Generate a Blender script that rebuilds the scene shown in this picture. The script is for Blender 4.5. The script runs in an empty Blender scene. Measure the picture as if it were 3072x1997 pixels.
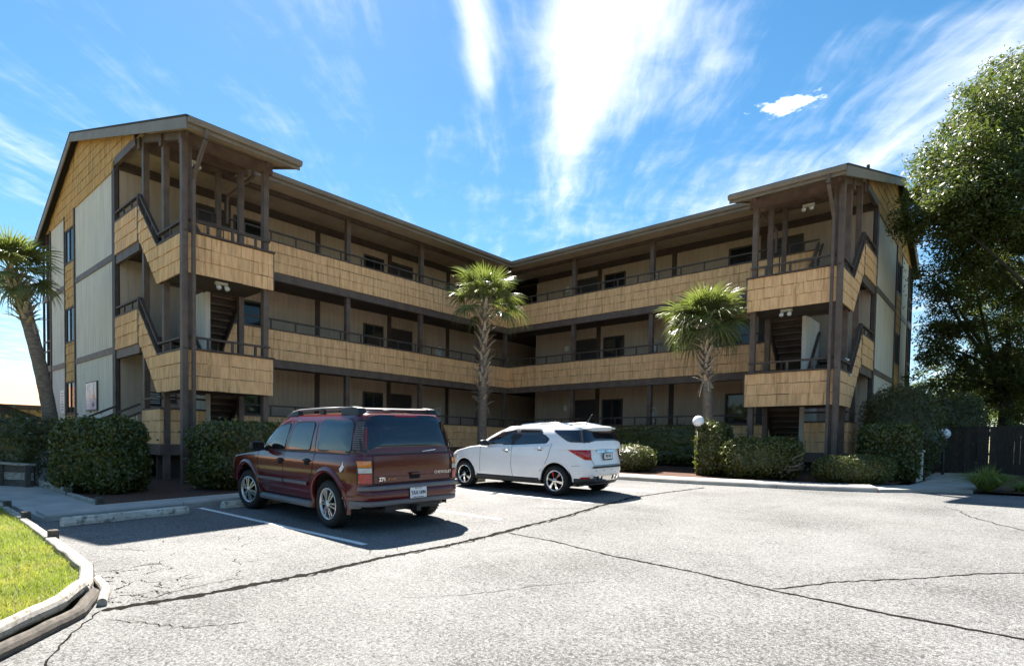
import bpy, bmesh, math, random
import numpy as np
from mathutils import Vector, Matrix, noise as mnoise
R = math.radians
random.seed(7)
rng = np.random.default_rng(11)
scene = bpy.context.scene
col = scene.collection

# ------------------------------------------------------------------ camera
CAM = dict(f=1756.451, cx=1443.728, cy=1386.978, yaw=42.374, pitch=-1.888, roll=0.823, X=18.624, Y=-22.246, Z=1.442)
def make_camera():
    y, p, r = R(CAM['yaw']), R(CAM['pitch']), R(CAM['roll'])
    fw = Vector((-math.sin(y) * math.cos(p), math.cos(y) * math.cos(p), math.sin(p)))
    rt = Vector((math.cos(y), math.sin(y), 0)); up = rt.cross(fw)
    rt2 = math.cos(r) * rt + math.sin(r) * up
    up2 = -math.sin(r) * rt + math.cos(r) * up
    cd = bpy.data.cameras.new('camera'); co = bpy.data.objects.new('camera', cd); col.objects.link(co)
    m = Matrix((rt2, up2, -fw)).transposed().to_4x4(); m.translation = Vector((CAM['X'], CAM['Y'], CAM['Z']))
    co.matrix_world = m
    cd.sensor_fit = 'HORIZONTAL'; cd.sensor_width = 36
    cd.lens = CAM['f'] / 3072 * 36
    cd.shift_x = (1536 - CAM['cx']) / 3072
    cd.shift_y = (CAM['cy'] - 998.5) / 3072
    cd.clip_start = 0.05; cd.clip_end = 3000
    scene.camera = co
make_camera()

# ------------------------------------------------------------------ light and exposure
SUN_DIR = Vector((-0.665, 0.375, 1.0)).normalized()          # towards the sun
SUN_EL = math.asin(SUN_DIR.z); SUN_AZ = math.atan2(SUN_DIR.x, SUN_DIR.y)
SKY_STRENGTH = 0.053
SUN_STRENGTH = 5.0
EXPOSURE = 1.90
sl = bpy.data.lights.new('sun', 'SUN'); sl.energy = SUN_STRENGTH; sl.angle = R(0.55); sl.color = (1.0, 0.94, 0.85)
so = bpy.data.objects.new('sun', sl); col.objects.link(so)
so.rotation_euler = (-SUN_DIR).to_track_quat('-Z', 'Y').to_euler(); so.location = (-30, 20, 45)
vs = scene.view_settings
vs.view_transform = 'Standard'; vs.look = 'None'; vs.gamma = 1.0; vs.use_curve_mapping = False; vs.exposure = EXPOSURE
scene.cycles.max_bounces = 8; scene.cycles.transparent_max_bounces = 12

class NB:
    """small node-expression builder"""
    def __init__(s, tree): s.t = tree; s.n = tree.nodes; s.l = tree.links
    def put(s, sock, v):
        if hasattr(v, 'links'): s.l.new(v, sock)
        elif v is not None: sock.default_value = v
    def node(s, typ, inputs=None, **kw):
        n = s.n.new(typ)
        for k, v in kw.items(): setattr(n, k, v)
        for k, v in (inputs or {}).items(): s.put(n.inputs[k], v)
        return n
    def m(s, op, a, b=None, c=None, clamp=False):
        n = s.n.new('ShaderNodeMath'); n.operation = op; n.use_clamp = clamp
        s.put(n.inputs[0], a)
        if b is not None: s.put(n.inputs[1], b)
        if c is not None: s.put(n.inputs[2], c)
        return n.outputs[0]
    def mr(s, v, a, b, c=0.0, d=1.0, smooth=True):
        n = s.n.new('ShaderNodeMapRange'); n.interpolation_type = 'SMOOTHSTEP' if smooth else 'LINEAR'
        s.put(n.inputs[0], v)
        for i, q in enumerate((a, b, c, d)): s.put(n.inputs[i + 1], q)
        return n.outputs[0]
    def mix(s, f, a, b, typ='MIX'):
        n = s.n.new('ShaderNodeMix'); n.data_type = 'RGBA'; n.blend_type = typ
        s.put(n.inputs[0], f); s.put(n.inputs[6], a); s.put(n.inputs[7], b)
        return n.outputs[2]
    def noise(s, vec, scale=5.0, detail=4.0, rough=0.55, dist=0.0, dims='3D'):
        n = s.n.new('ShaderNodeTexNoise'); n.noise_dimensions = dims
        s.put(n.inputs['Vector'], vec); s.put(n.inputs['Scale'], scale); s.put(n.inputs['Detail'], detail)
        s.put(n.inputs['Roughness'], rough); s.put(n.inputs['Distortion'], dist)
        return n.outputs['Fac']
    def comb(s, x, y, z=0.0):
        n = s.n.new('ShaderNodeCombineXYZ'); s.put(n.inputs[0], x); s.put(n.inputs[1], y); s.put(n.inputs[2], z)
        return n.outputs[0]

def make_world():
    w = bpy.data.worlds.new('World'); scene.world = w; w.use_nodes = True
    t = w.node_tree; t.nodes.clear(); b = NB(t)
    sky = b.node('ShaderNodeTexSky', sky_type='NISHITA', sun_disc=False, sun_elevation=SUN_EL, sun_rotation=SUN_AZ,
                 altitude=10.0, air_density=1.0, dust_density=0.15, ozone_density=2.2)
    hs = b.node('ShaderNodeHueSaturation', {'Saturation': 1.27, 'Value': 0.90, 'Hue': 0.490, 'Color': sky.outputs[0]})
    tc = b.node('ShaderNodeTexCoord')
    sep = b.node('ShaderNodeSeparateXYZ', {0: tc.outputs['Generated']})
    dx, dy, dz = sep.outputs
    az = R(CAM['yaw'] - 3.4)
    wx, wy = -math.sin(az), math.cos(az)
    tx, ty = math.cos(az), math.sin(az)
    zc = b.m('MAXIMUM', dz, 0.03)
    s = b.m('DIVIDE', b.m('ADD', b.m('MULTIPLY', dx, wx), b.m('MULTIPLY', dy, wy)), zc)
    q = b.m('DIVIDE', b.m('ADD', b.m('MULTIPLY', dx, tx), b.m('MULTIPLY', dy, ty)), zc)
    # high cirrus: long streaks along one wind direction, carried by the same layer over the whole sky
    wob = b.m('SUBTRACT', b.noise(b.comb(b.m('MULTIPLY', q, 1.3), b.m('MULTIPLY', s, 0.9), 3.1), 1.6, 3, 0.5), 0.5)
    qd = b.m('ADD', q, b.m('MULTIPLY', wob, 0.22))
    streak = b.noise(b.comb(b.m('MULTIPLY', qd, 4.6), b.m('MULTIPLY', s, 0.8), 0.4), 1.6, 9, 0.58, 0.3)
    fine = b.noise(b.comb(b.m('MULTIPLY', qd, 15.0), b.m('MULTIPLY', s, 3.0), 5.2), 1.7, 7, 0.58, 0.25)
    lump = b.noise(b.comb(b.m('MULTIPLY', qd, 2.4), b.m('MULTIPLY', s, 2.2), 8.7), 1.5, 10, 0.6, 0.35)
    def gauss(v, c, sg):
        a = b.m('DIVIDE', b.m('SUBTRACT', v, c), sg); return b.m('EXPONENT', b.m('MULTIPLY', b.m('MULTIPLY', a, a), -1.0))
    bank = b.m('MULTIPLY', gauss(q, 0.29, 0.21), b.m('MULTIPLY', b.mr(s, 2.3, 1.40), b.mr(s, 0.7, 1.0)))
    tail = b.m('MULTIPLY', gauss(b.m('SUBTRACT', q, b.m('MULTIPLY', s, -0.02)), 0.19, 0.10), b.mr(s, 3.1, 1.8))
    wisp = b.m('MULTIPLY', gauss(q, -0.115, 0.045), b.mr(s, 1.95, 1.55))
    band = b.m('MAXIMUM', b.m('MULTIPLY', gauss(q, 1.22, 0.2), b.mr(s, 0.8, 1.5)), b.m('MULTIPLY', gauss(q, 1.1, 0.55), b.m('MULTIPLY', b.mr(s, 1.7, 2.4), 0.8)))
    far = b.mr(s, 1.7, 4.5)
    left = b.m('MULTIPLY', gauss(q, -1.75, 0.3), 0.4)
    bias = b.m('ADD', b.m('MULTIPLY', bank, 0.27), b.m('MULTIPLY', wisp, 0.27))
    bias = b.m('ADD', bias, b.m('MULTIPLY', band, 0.22))
    bias = b.m('ADD', bias, b.m('MULTIPLY', tail, 0.27))
    bias = b.m('ADD', bias, b.m('MULTIPLY', left, 0.2))
    bias = b.m('ADD', bias, b.m('MULTIPLY', far, 0.12))
    base = b.m('ADD', b.m('MULTIPLY', streak, 0.42), b.m('ADD', b.m('MULTIPLY', lump, 0.42), b.m('MULTIPLY', fine, 0.16)))
    dens = b.mr(b.m('ADD', base, bias), 0.50, 1.0)
    # one small fair-weather puff lower down
    pn = b.noise(b.comb(b.m('MULTIPLY', q, 9.0), b.m('MULTIPLY', s, 9.0), 1.0), 2.2, 9, 0.62)
    qa = b.m('DIVIDE', b.m('SUBTRACT', q, b.m('ADD', 0.775, b.m('MULTIPLY', b.m('SUBTRACT', s, 1.79), -0.55))), 0.075)
    sa = b.m('DIVIDE', b.m('SUBTRACT', s, 1.79), 0.06)
    pd = b.m('SQRT', b.m('ADD', b.m('MULTIPLY', qa, qa), b.m('MULTIPLY', sa, sa)))
    puff = b.mr(b.m('SUBTRACT', b.m('MULTIPLY', pn, 3.0), pd), 0.40, 1.0)
    up = b.mr(dz, 0.02, 0.10)
    dens = b.m('MULTIPLY', b.m('MULTIPLY', dens, 0.93), up)
    c1 = b.mix(dens, hs.outputs[0], (8.3, 8.4, 8.6, 1))
    c2 = b.mix(b.m('MULTIPLY', puff, up), c1, (10.5, 10.5, 10.5, 1))
    bg = b.node('ShaderNodeBackground', {'Color': c2, 'Strength': SKY_STRENGTH})
    out = b.node('ShaderNodeOutputWorld'); t.links.new(bg.outputs[0], out.inputs[0])
make_world()

# ------------------------------------------------------------------ helpers
def gz(x, y):
    x = min(max(x, -15.0), 45.0); y = min(max(y, -50.0), 20.0)
    return -0.009 * (x - 16.7) + 0.031 * (y + 20.0)

def new_obj(name, mesh, mat=None, parent=None, kind=None):
    if mat is not None and not mesh.materials: mesh.materials.append(mat)
    o = bpy.data.objects.new(name, mesh); col.objects.link(o)
    if parent is not None: attach(o, parent)
    if kind: o['kind'] = kind
    return o
def world_of(o):
    m = o.matrix_basis.copy()
    if o.parent is not None: m = world_of(o.parent) @ o.matrix_parent_inverse @ m
    return m
def attach(o, parent):
    o.parent = parent; o.matrix_parent_inverse = world_of(parent).inverted()
def tag(o, label, cat, group=None):
    o['label'] = label; o['category'] = cat
    if group: o['group'] = group
    return o
def empty(name, loc, label=None, cat=None, group=None, rotz=0.0):
    o = bpy.data.objects.new(name, None); col.objects.link(o); o.location = loc; o.rotation_euler = (0, 0, rotz)
    o.empty_display_size = 0.3
    if label: tag(o, label, cat, group)
    return o

class MB:
    def __init__(s): s.v = []; s.f = []
    def add(s, vs, fs):
        o = len(s.v); s.v += [tuple(q) for q in vs]; s.f += [tuple(i + o for i in f) for f in fs]; return s
    def box(s, x0, x1, y0, y1, z0, z1):
        if x0 > x1: x0, x1 = x1, x0
        if y0 > y1: y0, y1 = y1, y0
        if z0 > z1: z0, z1 = z1, z0
        return s.add([(x0,y0,z0),(x1,y0,z0),(x1,y1,z0),(x0,y1,z0),(x0,y0,z1),(x1,y0,z1),(x1,y1,z1),(x0,y1,z1)],
                     [(0,3,2,1),(4,5,6,7),(0,1,5,4),(1,2,6,5),(2,3,7,6),(3,0,4,7)])
    def bar(s, a, b, w, h, up=(0, 0, 1)):
        """box beam from a to b, w wide across, h high along up"""
        a = Vector(a); b = Vector(b); d = (b - a).normalized(); up = Vector(up)
        sd = d.cross(up)
        if sd.length < 1e-5: sd = d.cross(Vector((1, 0, 0)))
        sd.normalize(); u2 = sd.cross(d).normalized()
        vs = []
        for p in (a, b):
            for i, j in ((-1,-1),(1,-1),(1,1),(-1,1)): vs.append(p + sd * (i * w / 2) + u2 * (j * h / 2))
        return s.add(vs, [(0,1,2,3),(7,6,5,4),(0,4,5,1),(1,5,6,2),(2,6,7,3),(3,7,4,0)])
    def tube(s, pts, r, n=8, cap=True):
        pts = [Vector(p) for p in pts]; k = len(pts); rs = r if isinstance(r, (list, tuple)) else [r] * k
        vs = []; prev = None
        for i, p in enumerate(pts):
            d = (pts[min(i+1,k-1)] - pts[max(i-1,0)]).normalized()
            if prev is None:
                a = d.orthogonal().normalized()
            else:
                a = prev - d * prev.dot(d); a.normalize()
            prev = a; b_ = d.cross(a)
            for j in range(n):
                t = 2 * math.pi * j / n; vs.append(p + (a * math.cos(t) + b_ * math.sin(t)) * rs[i])
        fs = [(i*n+j, i*n+(j+1)%n, (i+1)*n+(j+1)%n, (i+1)*n+j) for i in range(k-1) for j in range(n)]
        if cap: fs += [tuple(range(n-1,-1,-1)), tuple(range((k-1)*n, k*n))]
        return s.add(vs, fs)
    def prism(s, poly, fn, d0, d1):
        """extrude a 2-D polygon; fn(p, depth) -> 3-D"""
        n = len(poly); vs = [fn(p, d0) for p in poly] + [fn(p, d1) for p in poly]
        return s.add(vs, [tuple(range(n-1,-1,-1)), tuple(range(n,2*n))] + [(i,(i+1)%n,n+(i+1)%n,n+i) for i in range(n)])
    def lathe(s, prof, n=24, fn=lambda r, h, t: (r*math.cos(t), r*math.sin(t), h), close=False):
        k = len(prof); vs = [fn(r, h, 2*math.pi*j/n) for r, h in prof for j in range(n)]
        fs = [(i*n+j, i*n+(j+1)%n, (i+1)*n+(j+1)%n, (i+1)*n+j) for i in range(k-1) for j in range(n)]
        if close: fs += [((k-1)*n+j, (k-1)*n+(j+1)%n, (j+1)%n, j) for j in range(n)]
        return s.add(vs, fs)
    def mesh(s, name, smooth=False, fix=True):
        me = bpy.data.meshes.new(name); me.from_pydata(s.v, [], s.f)
        if fix:
            bm = bmesh.new(); bm.from_mesh(me); bmesh.ops.recalc_face_normals(bm, faces=bm.faces); bm.to_mesh(me); bm.free()
        if smooth: me.shade_smooth()
        return me
    def build(s, name, mat, parent=None, smooth=False, bevel=0.0, kind=None, label=None, cat=None, group=None, auto=None):
        o = new_obj(name, s.mesh(name, smooth), mat, parent, kind)
        if bevel:
            m = o.modifiers.new('bevel', 'BEVEL'); m.width = bevel; m.segments = 1; m.limit_method = 'ANGLE'; m.angle_limit = R(35)
        if label: tag(o, label, cat, group)
        return o

def raw_mesh(name, verts, faces_flat, nper):
    """fast numpy mesh: all faces have nper corners"""
    me = bpy.data.meshes.new(name); nv = len(verts); nf = len(faces_flat) // nper
    me.vertices.add(nv); me.vertices.foreach_set('co', np.ascontiguousarray(verts, dtype=np.float32).ravel())
    me.loops.add(nf * nper); me.loops.foreach_set('vertex_index', np.ascontiguousarray(faces_flat, dtype=np.int32))
    me.polygons.add(nf); me.polygons.foreach_set('loop_start', np.arange(0, nf * nper, nper, dtype=np.int32))
    me.update(); me.validate()
    return me

def text_mesh(s, size, depth=0.002, align='CENTER', bold=0.0):
    cu = bpy.data.curves.new('txt', 'FONT'); cu.body = s; cu.size = size; cu.extrude = depth; cu.align_x = align; cu.align_y = 'CENTER'
    cu.offset = bold; cu.resolution_u = 3
    ob = bpy.data.objects.new('txt', cu); col.objects.link(ob)
    dg = bpy.context.evaluated_depsgraph_get(); me = bpy.data.meshes.new_from_object(ob.evaluated_get(dg))
    bpy.data.objects.remove(ob); bpy.data.curves.remove(cu)
    return me

# ------------------------------------------------------------------ materials
MATS = {}
def mat(name, base, rough=0.7, var=0.15, scale=6.0, bump=0.0, bscale=40.0, metal=0.0, coat=0.0, spec=0.5, streak=None, extra=None, stretch=(1,1,1), rand=0.0, trans=0.0, gen='Object'):
    if name in MATS: return MATS[name]
    m = bpy.data.materials.new(name); m.use_nodes = True; t = m.node_tree; t.nodes.clear(); b = NB(t)
    out = b.node('ShaderNodeOutputMaterial'); p = b.node('ShaderNodeBsdfPrincipled')
    tc = b.node('ShaderNodeTexCoord'); mp = b.node('ShaderNodeMapping', {'Vector': tc.outputs[gen], 'Scale': stretch})
    v = mp.outputs[0]
    n1 = b.noise(v, scale, 5, 0.6)
    c = tuple(base) + (1,)
    dark = tuple(q * (1 - var) for q in base) + (1,); lite = tuple(min(1, q * (1 + var)) for q in base) + (1,)
    cc = b.mix(b.mr(n1, 0.3, 0.7), dark, lite)
    if streak:                                         # (colour, amount, scale vector, lo, hi): weather stains with their own shape
        scol, amt, sv, lo, hi = streak
        mp2 = b.node('ShaderNodeMapping', {'Vector': tc.outputs[gen], 'Scale': sv})
        ns = b.noise(mp2.outputs[0], 1.0, 6, 0.62)
        cc = b.mix(b.m('MULTIPLY', b.mr(ns, lo, hi), amt), cc, tuple(scol) + (1,))
    if rand:
        oi = b.node('ShaderNodeObjectInfo')
        k = b.mr(oi.outputs['Random'], 0, 1, 1 - rand, 1 + rand, False)
        hv = b.node('ShaderNodeHueSaturation', {'Value': k, 'Color': cc}); cc = hv.outputs[0]
    if extra: cc = extra(b, tc, v, cc)
    b.put(p.inputs['Base Color'], cc)
    b.put(p.inputs['Roughness'], rough); b.put(p.inputs['Metallic'], metal); b.put(p.inputs['Specular IOR Level'], spec)
    if coat: b.put(p.inputs['Coat Weight'], coat); b.put(p.inputs['Coat Roughness'], 0.03)
    if bump:
        nb = b.noise(v, bscale, 6, 0.65)
        bp = b.node('ShaderNodeBump', {'Height': nb, 'Strength': bump, 'Distance': 0.02}); t.links.new(bp.outputs[0], p.inputs['Normal'])
    sh = p.outputs[0]
    if trans:
        tr = b.node('ShaderNodeBsdfTranslucent', {'Color': b.mix(0.5, cc, (0.30, 0.42, 0.06, 1))})
        mx = b.node('ShaderNodeMixShader', {0: trans, 1: sh, 2: tr.outputs[0]}); sh = mx.outputs[0]
    t.links.new(sh, out.inputs[0])
    MATS[name] = m
    return m

SHINGLE = mat('cedar_shingle_paint', (0.95, 0.505, 0.235), 0.8, 0.15, 2.2, 0.35, 30, streak=((0.42, 0.20, 0.06), 0.62, (13, 13, 0.8), 0.50, 0.68), rand=0.09, stretch=(5, 5, 0.8))
SHINGLE_W = mat('weathered_shingle', (0.72, 0.40, 0.135), 0.85, 0.16, 2.2, 0.45, 30, streak=((0.20, 0.115, 0.035), 0.85, (13, 13, 0.9), 0.48, 0.68), rand=0.1, stretch=(5, 5, 0.8))
TRIM = mat('brown_trim_paint', (0.15, 0.098, 0.072), 0.6, 0.22, 3.0, 0.2, 60, stretch=(1, 1, 1))
TRIM_D = mat('dark_trim_paint', (0.088, 0.058, 0.044), 0.65, 0.2, 3.0, 0.2, 60)
SIDING = mat('grey_board_siding', (0.74, 0.65, 0.555), 0.8, 0.07, 1.2, 0.25, 40, streak=((0.27, 0.25, 0.21), 0.55, (9, 9, 0.5), 0.55, 0.75), stretch=(3, 3, 0.6))
SIDING_SHADE = mat('shaded_board_siding', (0.54, 0.40, 0.295), 0.8, 0.08, 1.2, 0.25, 40, stretch=(3, 3, 0.6))  # same boards as the gable, with the galleries' shade mixed into the colour
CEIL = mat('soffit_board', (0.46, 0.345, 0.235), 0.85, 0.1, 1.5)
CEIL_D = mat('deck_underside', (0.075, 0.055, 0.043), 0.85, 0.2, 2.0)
FASCIA = mat('fascia_paint', (0.25, 0.195, 0.145), 0.6, 0.12, 1.5)
ROOF = mat('dark_roof_shingle', (0.045, 0.04, 0.037), 0.9, 0.3, 30, 0.6, 60)
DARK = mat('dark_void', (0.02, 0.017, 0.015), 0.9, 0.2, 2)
CONC = mat('concrete', (0.40, 0.38, 0.345), 0.85, 0.12, 1.6, 0.3, 120, streak=((0.22, 0.20, 0.17), 0.4, (2.3, 2.3, 2.3), 0.5, 0.7))
CONC_W = mat('weathered_concrete', (0.62, 0.575, 0.49), 0.9, 0.2, 7, 0.6, 60, streak=((0.14, 0.12, 0.095), 0.8, (9, 9, 9), 0.52, 0.66))
TIMBER = mat('weathered_timber', (0.37, 0.345, 0.30), 0.85, 0.2, 3, 0.6, 30, streak=((0.12, 0.09, 0.06), 0.8, (2, 22, 22), 0.52, 0.66), stretch=(1, 6, 6))
TIMBER_D = mat('dark_old_timber', (0.105, 0.09, 0.074), 0.9, 0.3, 3, 0.6, 30, stretch=(1, 6, 6))
PAINT = mat('white_road_paint', (0.80, 0.80, 0.78), 0.7, 0.06, 8, 0.3, 120, streak=((0.33, 0.32, 0.31), 0.8, (14, 14, 14), 0.60, 0.70))
CRACK = mat('crack_filler', (0.016, 0.014, 0.012), 1.0, 0.5, 60, 0.8, 90, spec=0.05)
METAL_D = mat('dark_metal', (0.05, 0.045, 0.042), 0.5, 0.1, 5)
WHITE = mat('white_enamel', (0.78, 0.77, 0.74), 0.4, 0.04, 5)
GLOBE = mat('opal_globe', (0.92, 0.93, 0.95), 0.25, 0.01, 5)
CREAM = mat('cream_plastic', (0.70, 0.66, 0.54), 0.45, 0.04, 5)
BLACK = mat('black_plastic', (0.018, 0.018, 0.019), 0.5, 0.1, 10)
def asphalt_extra(b, tc, v, cc):
    o = tc.outputs['Object']
    big = b.noise(o, 0.22, 4, 0.6, 0.4)
    mid = b.noise(o, 2.2, 5, 0.65)
    c1 = b.mix(b.m('MULTIPLY', b.mr(big, 0.4, 0.66), 0.5), cc, (0.212, 0.212, 0.209, 1))
    c2 = b.mix(b.m('MULTIPLY', b.mr(mid, 0.52, 0.72), 0.22), c1, (0.135, 0.132, 0.126, 1))
    st = b.noise(o, 0.75, 6, 0.62, 0.8)
    c2 = b.mix(b.m('MULTIPLY', b.mr(st, 0.58, 0.70), 0.30), c2, (0.10, 0.098, 0.094, 1))
    vo = b.node('ShaderNodeTexVoronoi', {'Vector': o, 'Scale': 78.0}); 
    sp = b.node('ShaderNodeSeparateColor', {0: vo.outputs['Color']})
    g = b.mr(sp.outputs[0], 0.0, 1.0, 0.62, 1.38, False)
    hv = b.node('ShaderNodeHueSaturation', {'Value': g, 'Color': c2})
    pit = b.m('MAXIMUM', b.noise(o, 34.0, 6, 0.72), b.m('SUBTRACT', b.noise(o, 95.0, 4, 0.7), 0.015))
    pm = b.noise(o, 0.55, 3, 0.55)
    k = b.m('MULTIPLY', b.mr(b.m('ADD', pit, b.m('MULTIPLY', b.m('SUBTRACT', pm, 0.5), 0.20)), 0.52, 0.59), 0.87)
    return b.mix(k, hv.outputs[0], (0.045, 0.042, 0.04, 1))
ASPHALT = mat('worn_asphalt', (0.183, 0.182, 0.178), 0.85, 0.05, 6, 0.7, 70, extra=asphalt_extra, spec=0.35)
def mulch_extra(b, tc, v, cc):
    vo = b.node('ShaderNodeTexVoronoi', {'Vector': tc.outputs['Object'], 'Scale': 45.0})
    sp = b.node('ShaderNodeSeparateColor', {0: vo.outputs['Color']})
    return b.mix(sp.outputs[0], (0.035, 0.016, 0.010, 1), (0.14, 0.062, 0.035, 1))
MULCH = mat('bark_mulch', (0.09, 0.045, 0.03), 0.95, 0.3, 30, 1.0, 50, extra=mulch_extra)
EARTH = mat('grass_soil', (0.115, 0.12, 0.045), 0.95, 0.35, 3.0, 0.8, 60)
LAWN = mat('lawn_blade', (0.30, 0.34, 0.04), 0.6, 0.30, 2.2, trans=0.45, streak=((0.50, 0.40, 0.09), 0.8, (1.1, 1.1, 1.1), 0.47, 0.66))
LEAF = mat('hedge_leaf', (0.098, 0.102, 0.026), 0.30, 0.55, 22, trans=0.22)
LEAF_O = mat('narrow_leaf', (0.085, 0.085, 0.028), 0.42, 0.4, 18, trans=0.2)
LEAF_T = mat('tree_leaf', (0.062, 0.073, 0.015), 0.42, 0.5, 9, trans=0.27)
LEAF_B = mat('far_tree_leaf', (0.060, 0.080, 0.022), 0.42, 0.4, 7, trans=0.28)
PALM = mat('palm_leaf', (0.165, 0.172, 0.055), 0.33, 0.32, 5, trans=0.32)
BARK = mat('tree_bark', (0.055, 0.043, 0.033), 0.95, 0.3, 8, 0.9, 20, stretch=(3, 3, 0.7))
PBARK = mat('palm_bark', (0.24, 0.175, 0.13), 0.95, 0.35, 7, 1.0, 18, stretch=(1, 1, 4))
BOOT = mat('palm_boot', (0.50, 0.385, 0.28), 0.85, 0.35, 4, 0.4, 20, rand=0.25)
DRY = mat('dry_frond', (0.42, 0.33, 0.21), 0.85, 0.25, 4)
GRASSCLUMP = mat('clump_blade', (0.20, 0.26, 0.05), 0.5, 0.35, 6, trans=0.3)

def glass_mat(name, tint, rough=0.03, see=0.0, spec=0.9):
    m = bpy.data.materials.new(name); m.use_nodes = True; t = m.node_tree; t.nodes.clear(); b = NB(t)
    out = b.node('ShaderNodeOutputMaterial')
    p = b.node('ShaderNodeBsdfPrincipled', {'Base Color': tuple(tint) + (1,), 'Roughness': rough, 'Specular IOR Level': spec, 'IOR': 1.5})
    if see:
        tr = b.node('ShaderNodeBsdfTransparent', {'Color': (0.75, 0.78, 0.78, 1)})
        mx = b.node('ShaderNodeMixShader', {0: see, 1: p.outputs[0], 2: tr.outputs[0]}); t.links.new(mx.outputs[0], out.inputs[0])
    else: t.links.new(p.outputs[0], out.inputs[0])
    MATS[name] = m; return m
PANE = glass_mat('window_glass', (0.02, 0.022, 0.025), 0.04)
CGLASS = glass_mat('tinted_car_glass', (0.012, 0.011, 0.016), 0.02, 0.0, 1.0)
CGLASS2 = glass_mat('car_glass', (0.012, 0.012, 0.015), 0.02, 0.45, 1.0)
BLIND = mat('window_blind', (0.42, 0.40, 0.36), 0.7, 0.05, 3)
DOOR = mat('dark_door_paint', (0.055, 0.042, 0.038), 0.5, 0.15, 3)
# ------------------------------------------------------------------ ground, lot, paths
def on(p, h=0.0): return (p[0], p[1], gz(p[0], p[1]) + h)
def sheet(name, poly, h, m, parent=None, thick=0.0, kind='structure'):
    mb = MB(); n = len(poly)
    if thick:
        mb.add([on(p, h) for p in poly] + [on(p, h - thick) for p in poly],
               [tuple(range(n))] + [(i, i + n, (i + 1) % n + n, (i + 1) % n) for i in range(n)])
    else: mb.add([on(p, h) for p in poly], [tuple(range(n))])
    return mb.build(name, m, parent, kind=kind)
def make_ground():
    xs = [-900, -300, -120, -60, -30, -15] + list(range(-10, 46, 5)) + [60, 100, 250, 900]
    ys = [-900, -300, -120, -70, -50] + list(range(-45, 21, 5)) + [40, 80, 200, 900]
    xs = sorted(set(xs)); ys = sorted(set(ys))
    v = [(x, y, gz(x, y) - 0.03) for y in ys for x in xs]; nx = len(xs)
    f = [(j*nx+i, j*nx+i+1, (j+1)*nx+i+1, (j+1)*nx+i) for j in range(len(ys)-1) for i in range(nx-1)]
    MB().add(v, f).build('ground', EARTH, kind='structure')
make_ground()
KERB = [(7.2, -20.05), (7.2, -9.2), (7.5, -8.2), (8.3, -7.45), (9.4, -7.2), (11.6, -7.1), (13.1, -6.88), (14.5, -6.62), (15.4, -6.42), (16.3, -6.05)]
lot = sheet('parking_lot', [(7.0, -20.33), (7.0, -9.2), (7.5, -8.0), (8.3, -7.3), (9.4, -7.0), (11.6, -6.95), (13.1, -6.7), (14.5, -6.45), (15.4, -6.3), (16.4, -6.0), (17.2, -5.3), (17.95, -4.85), (19.5, -4.75), (45, -4.6), (45, -50), (14.9, -50), (14.6, -23.5), (13.9, -21.75), (13.1, -20.95), (11.74, -20.5), (9.5, -20.42)], 0.0, ASPHALT)
# planting bed
sheet('planting_bed', [(-0.1, -19.0), (6.5, -19.0), (6.5, -9.2), (6.9, -7.6), (8.0, -6.75), (9.4, -6.5), (11.6, -6.35), (13.1, -6.15), (14.5, -5.9), (15.6, -5.5), (16.4, -4.4), (16.65, -1), (16.65, 0.6), (-0.1, 0.6)], 0.07, MULCH)
sheet('side_bed', [(17.98, -4.82), (19.5, -4.72), (24, -4.7), (24, 1.4), (17.98, 1.4)], 0.05, MULCH)
# raised kerb walk, cast in slabs with a joint every few metres
def kerb_walk():
    import itertools
    pts = [Vector(p) for p in KERB]; off = []
    for i, p in enumerate(pts):
        d = (pts[min(i+1, len(pts)-1)] - pts[max(i-1, 0)]).normalized(); off.append(p + Vector((-d.y, d.x)) * 0.72)
    def resample(a, n):
        L = [0]
        for i in range(1, len(a)): L.append(L[-1] + (a[i] - a[i-1]).length)
        o = []
        for k in range(n + 1):
            s = L[-1] * k / n; i = max(j for j in range(len(L)) if L[j] <= s + 1e-9); i = min(i, len(a) - 2)
            o.append(a[i].lerp(a[i+1], (s - L[i]) / (L[i+1] - L[i])))
        return o
    n = 60; A = resample(pts, n); B_ = resample(off, n)
    root = empty('kerb_walk', on(A[20], 0)); root['kind'] = 'structure'
    k = 0; step = 6
    for i in range(0, n, step):
        mb = MB(); seg = list(range(i, i + step + 1)); m = len(seg)
        a = [A[j] for j in seg]; b = [B_[j] for j in seg]
        e = 0.006
        a[0] = a[0].lerp(a[1], e * 3); a[-1] = a[-1].lerp(a[-2], e * 3); b[0] = b[0].lerp(b[1], e * 3); b[-1] = b[-1].lerp(b[-2], e * 3)
        rows = [[on(q, -0.05) for q in a], [on(q, 0.085) for q in a], [on(q + (w - q) * 0.035, 0.115) for q, w in zip(a, b)], [on(q, 0.12) for q in b], [on(q, -0.05) for q in b]]
        vs = [q for r_ in rows for q in r_]
        fs = [(r_*m+j, r_*m+j+1, (r_+1)*m+j+1, (r_+1)*m+j) for r_ in range(4) for j in range(m-1)]
        fs += [tuple(r_*m for r_ in range(5)), tuple(r_*m+m-1 for r_ in range(5))]
        mb.add(vs, fs).build('kerb_slab', CONC, root)
kerb_walk()
sheet('concrete_path', [(-1.6, -20.15), (6.92, -20.1), (7.18, -20.08), (7.18, -19.1), (6.45, -19.05), (0.9, -19.02), (-1.6, -19.0)], 0.075, CONC, thick=0.12)
sheet('concrete_ramp', [(16.33, -6.02), (17.2, -5.28), (17.93, -4.83), (17.95, -1.6), (17.0, -1.6), (16.7, -4.35), (15.75, -5.42)], 0.075, CONC, thick=0.12)
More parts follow.
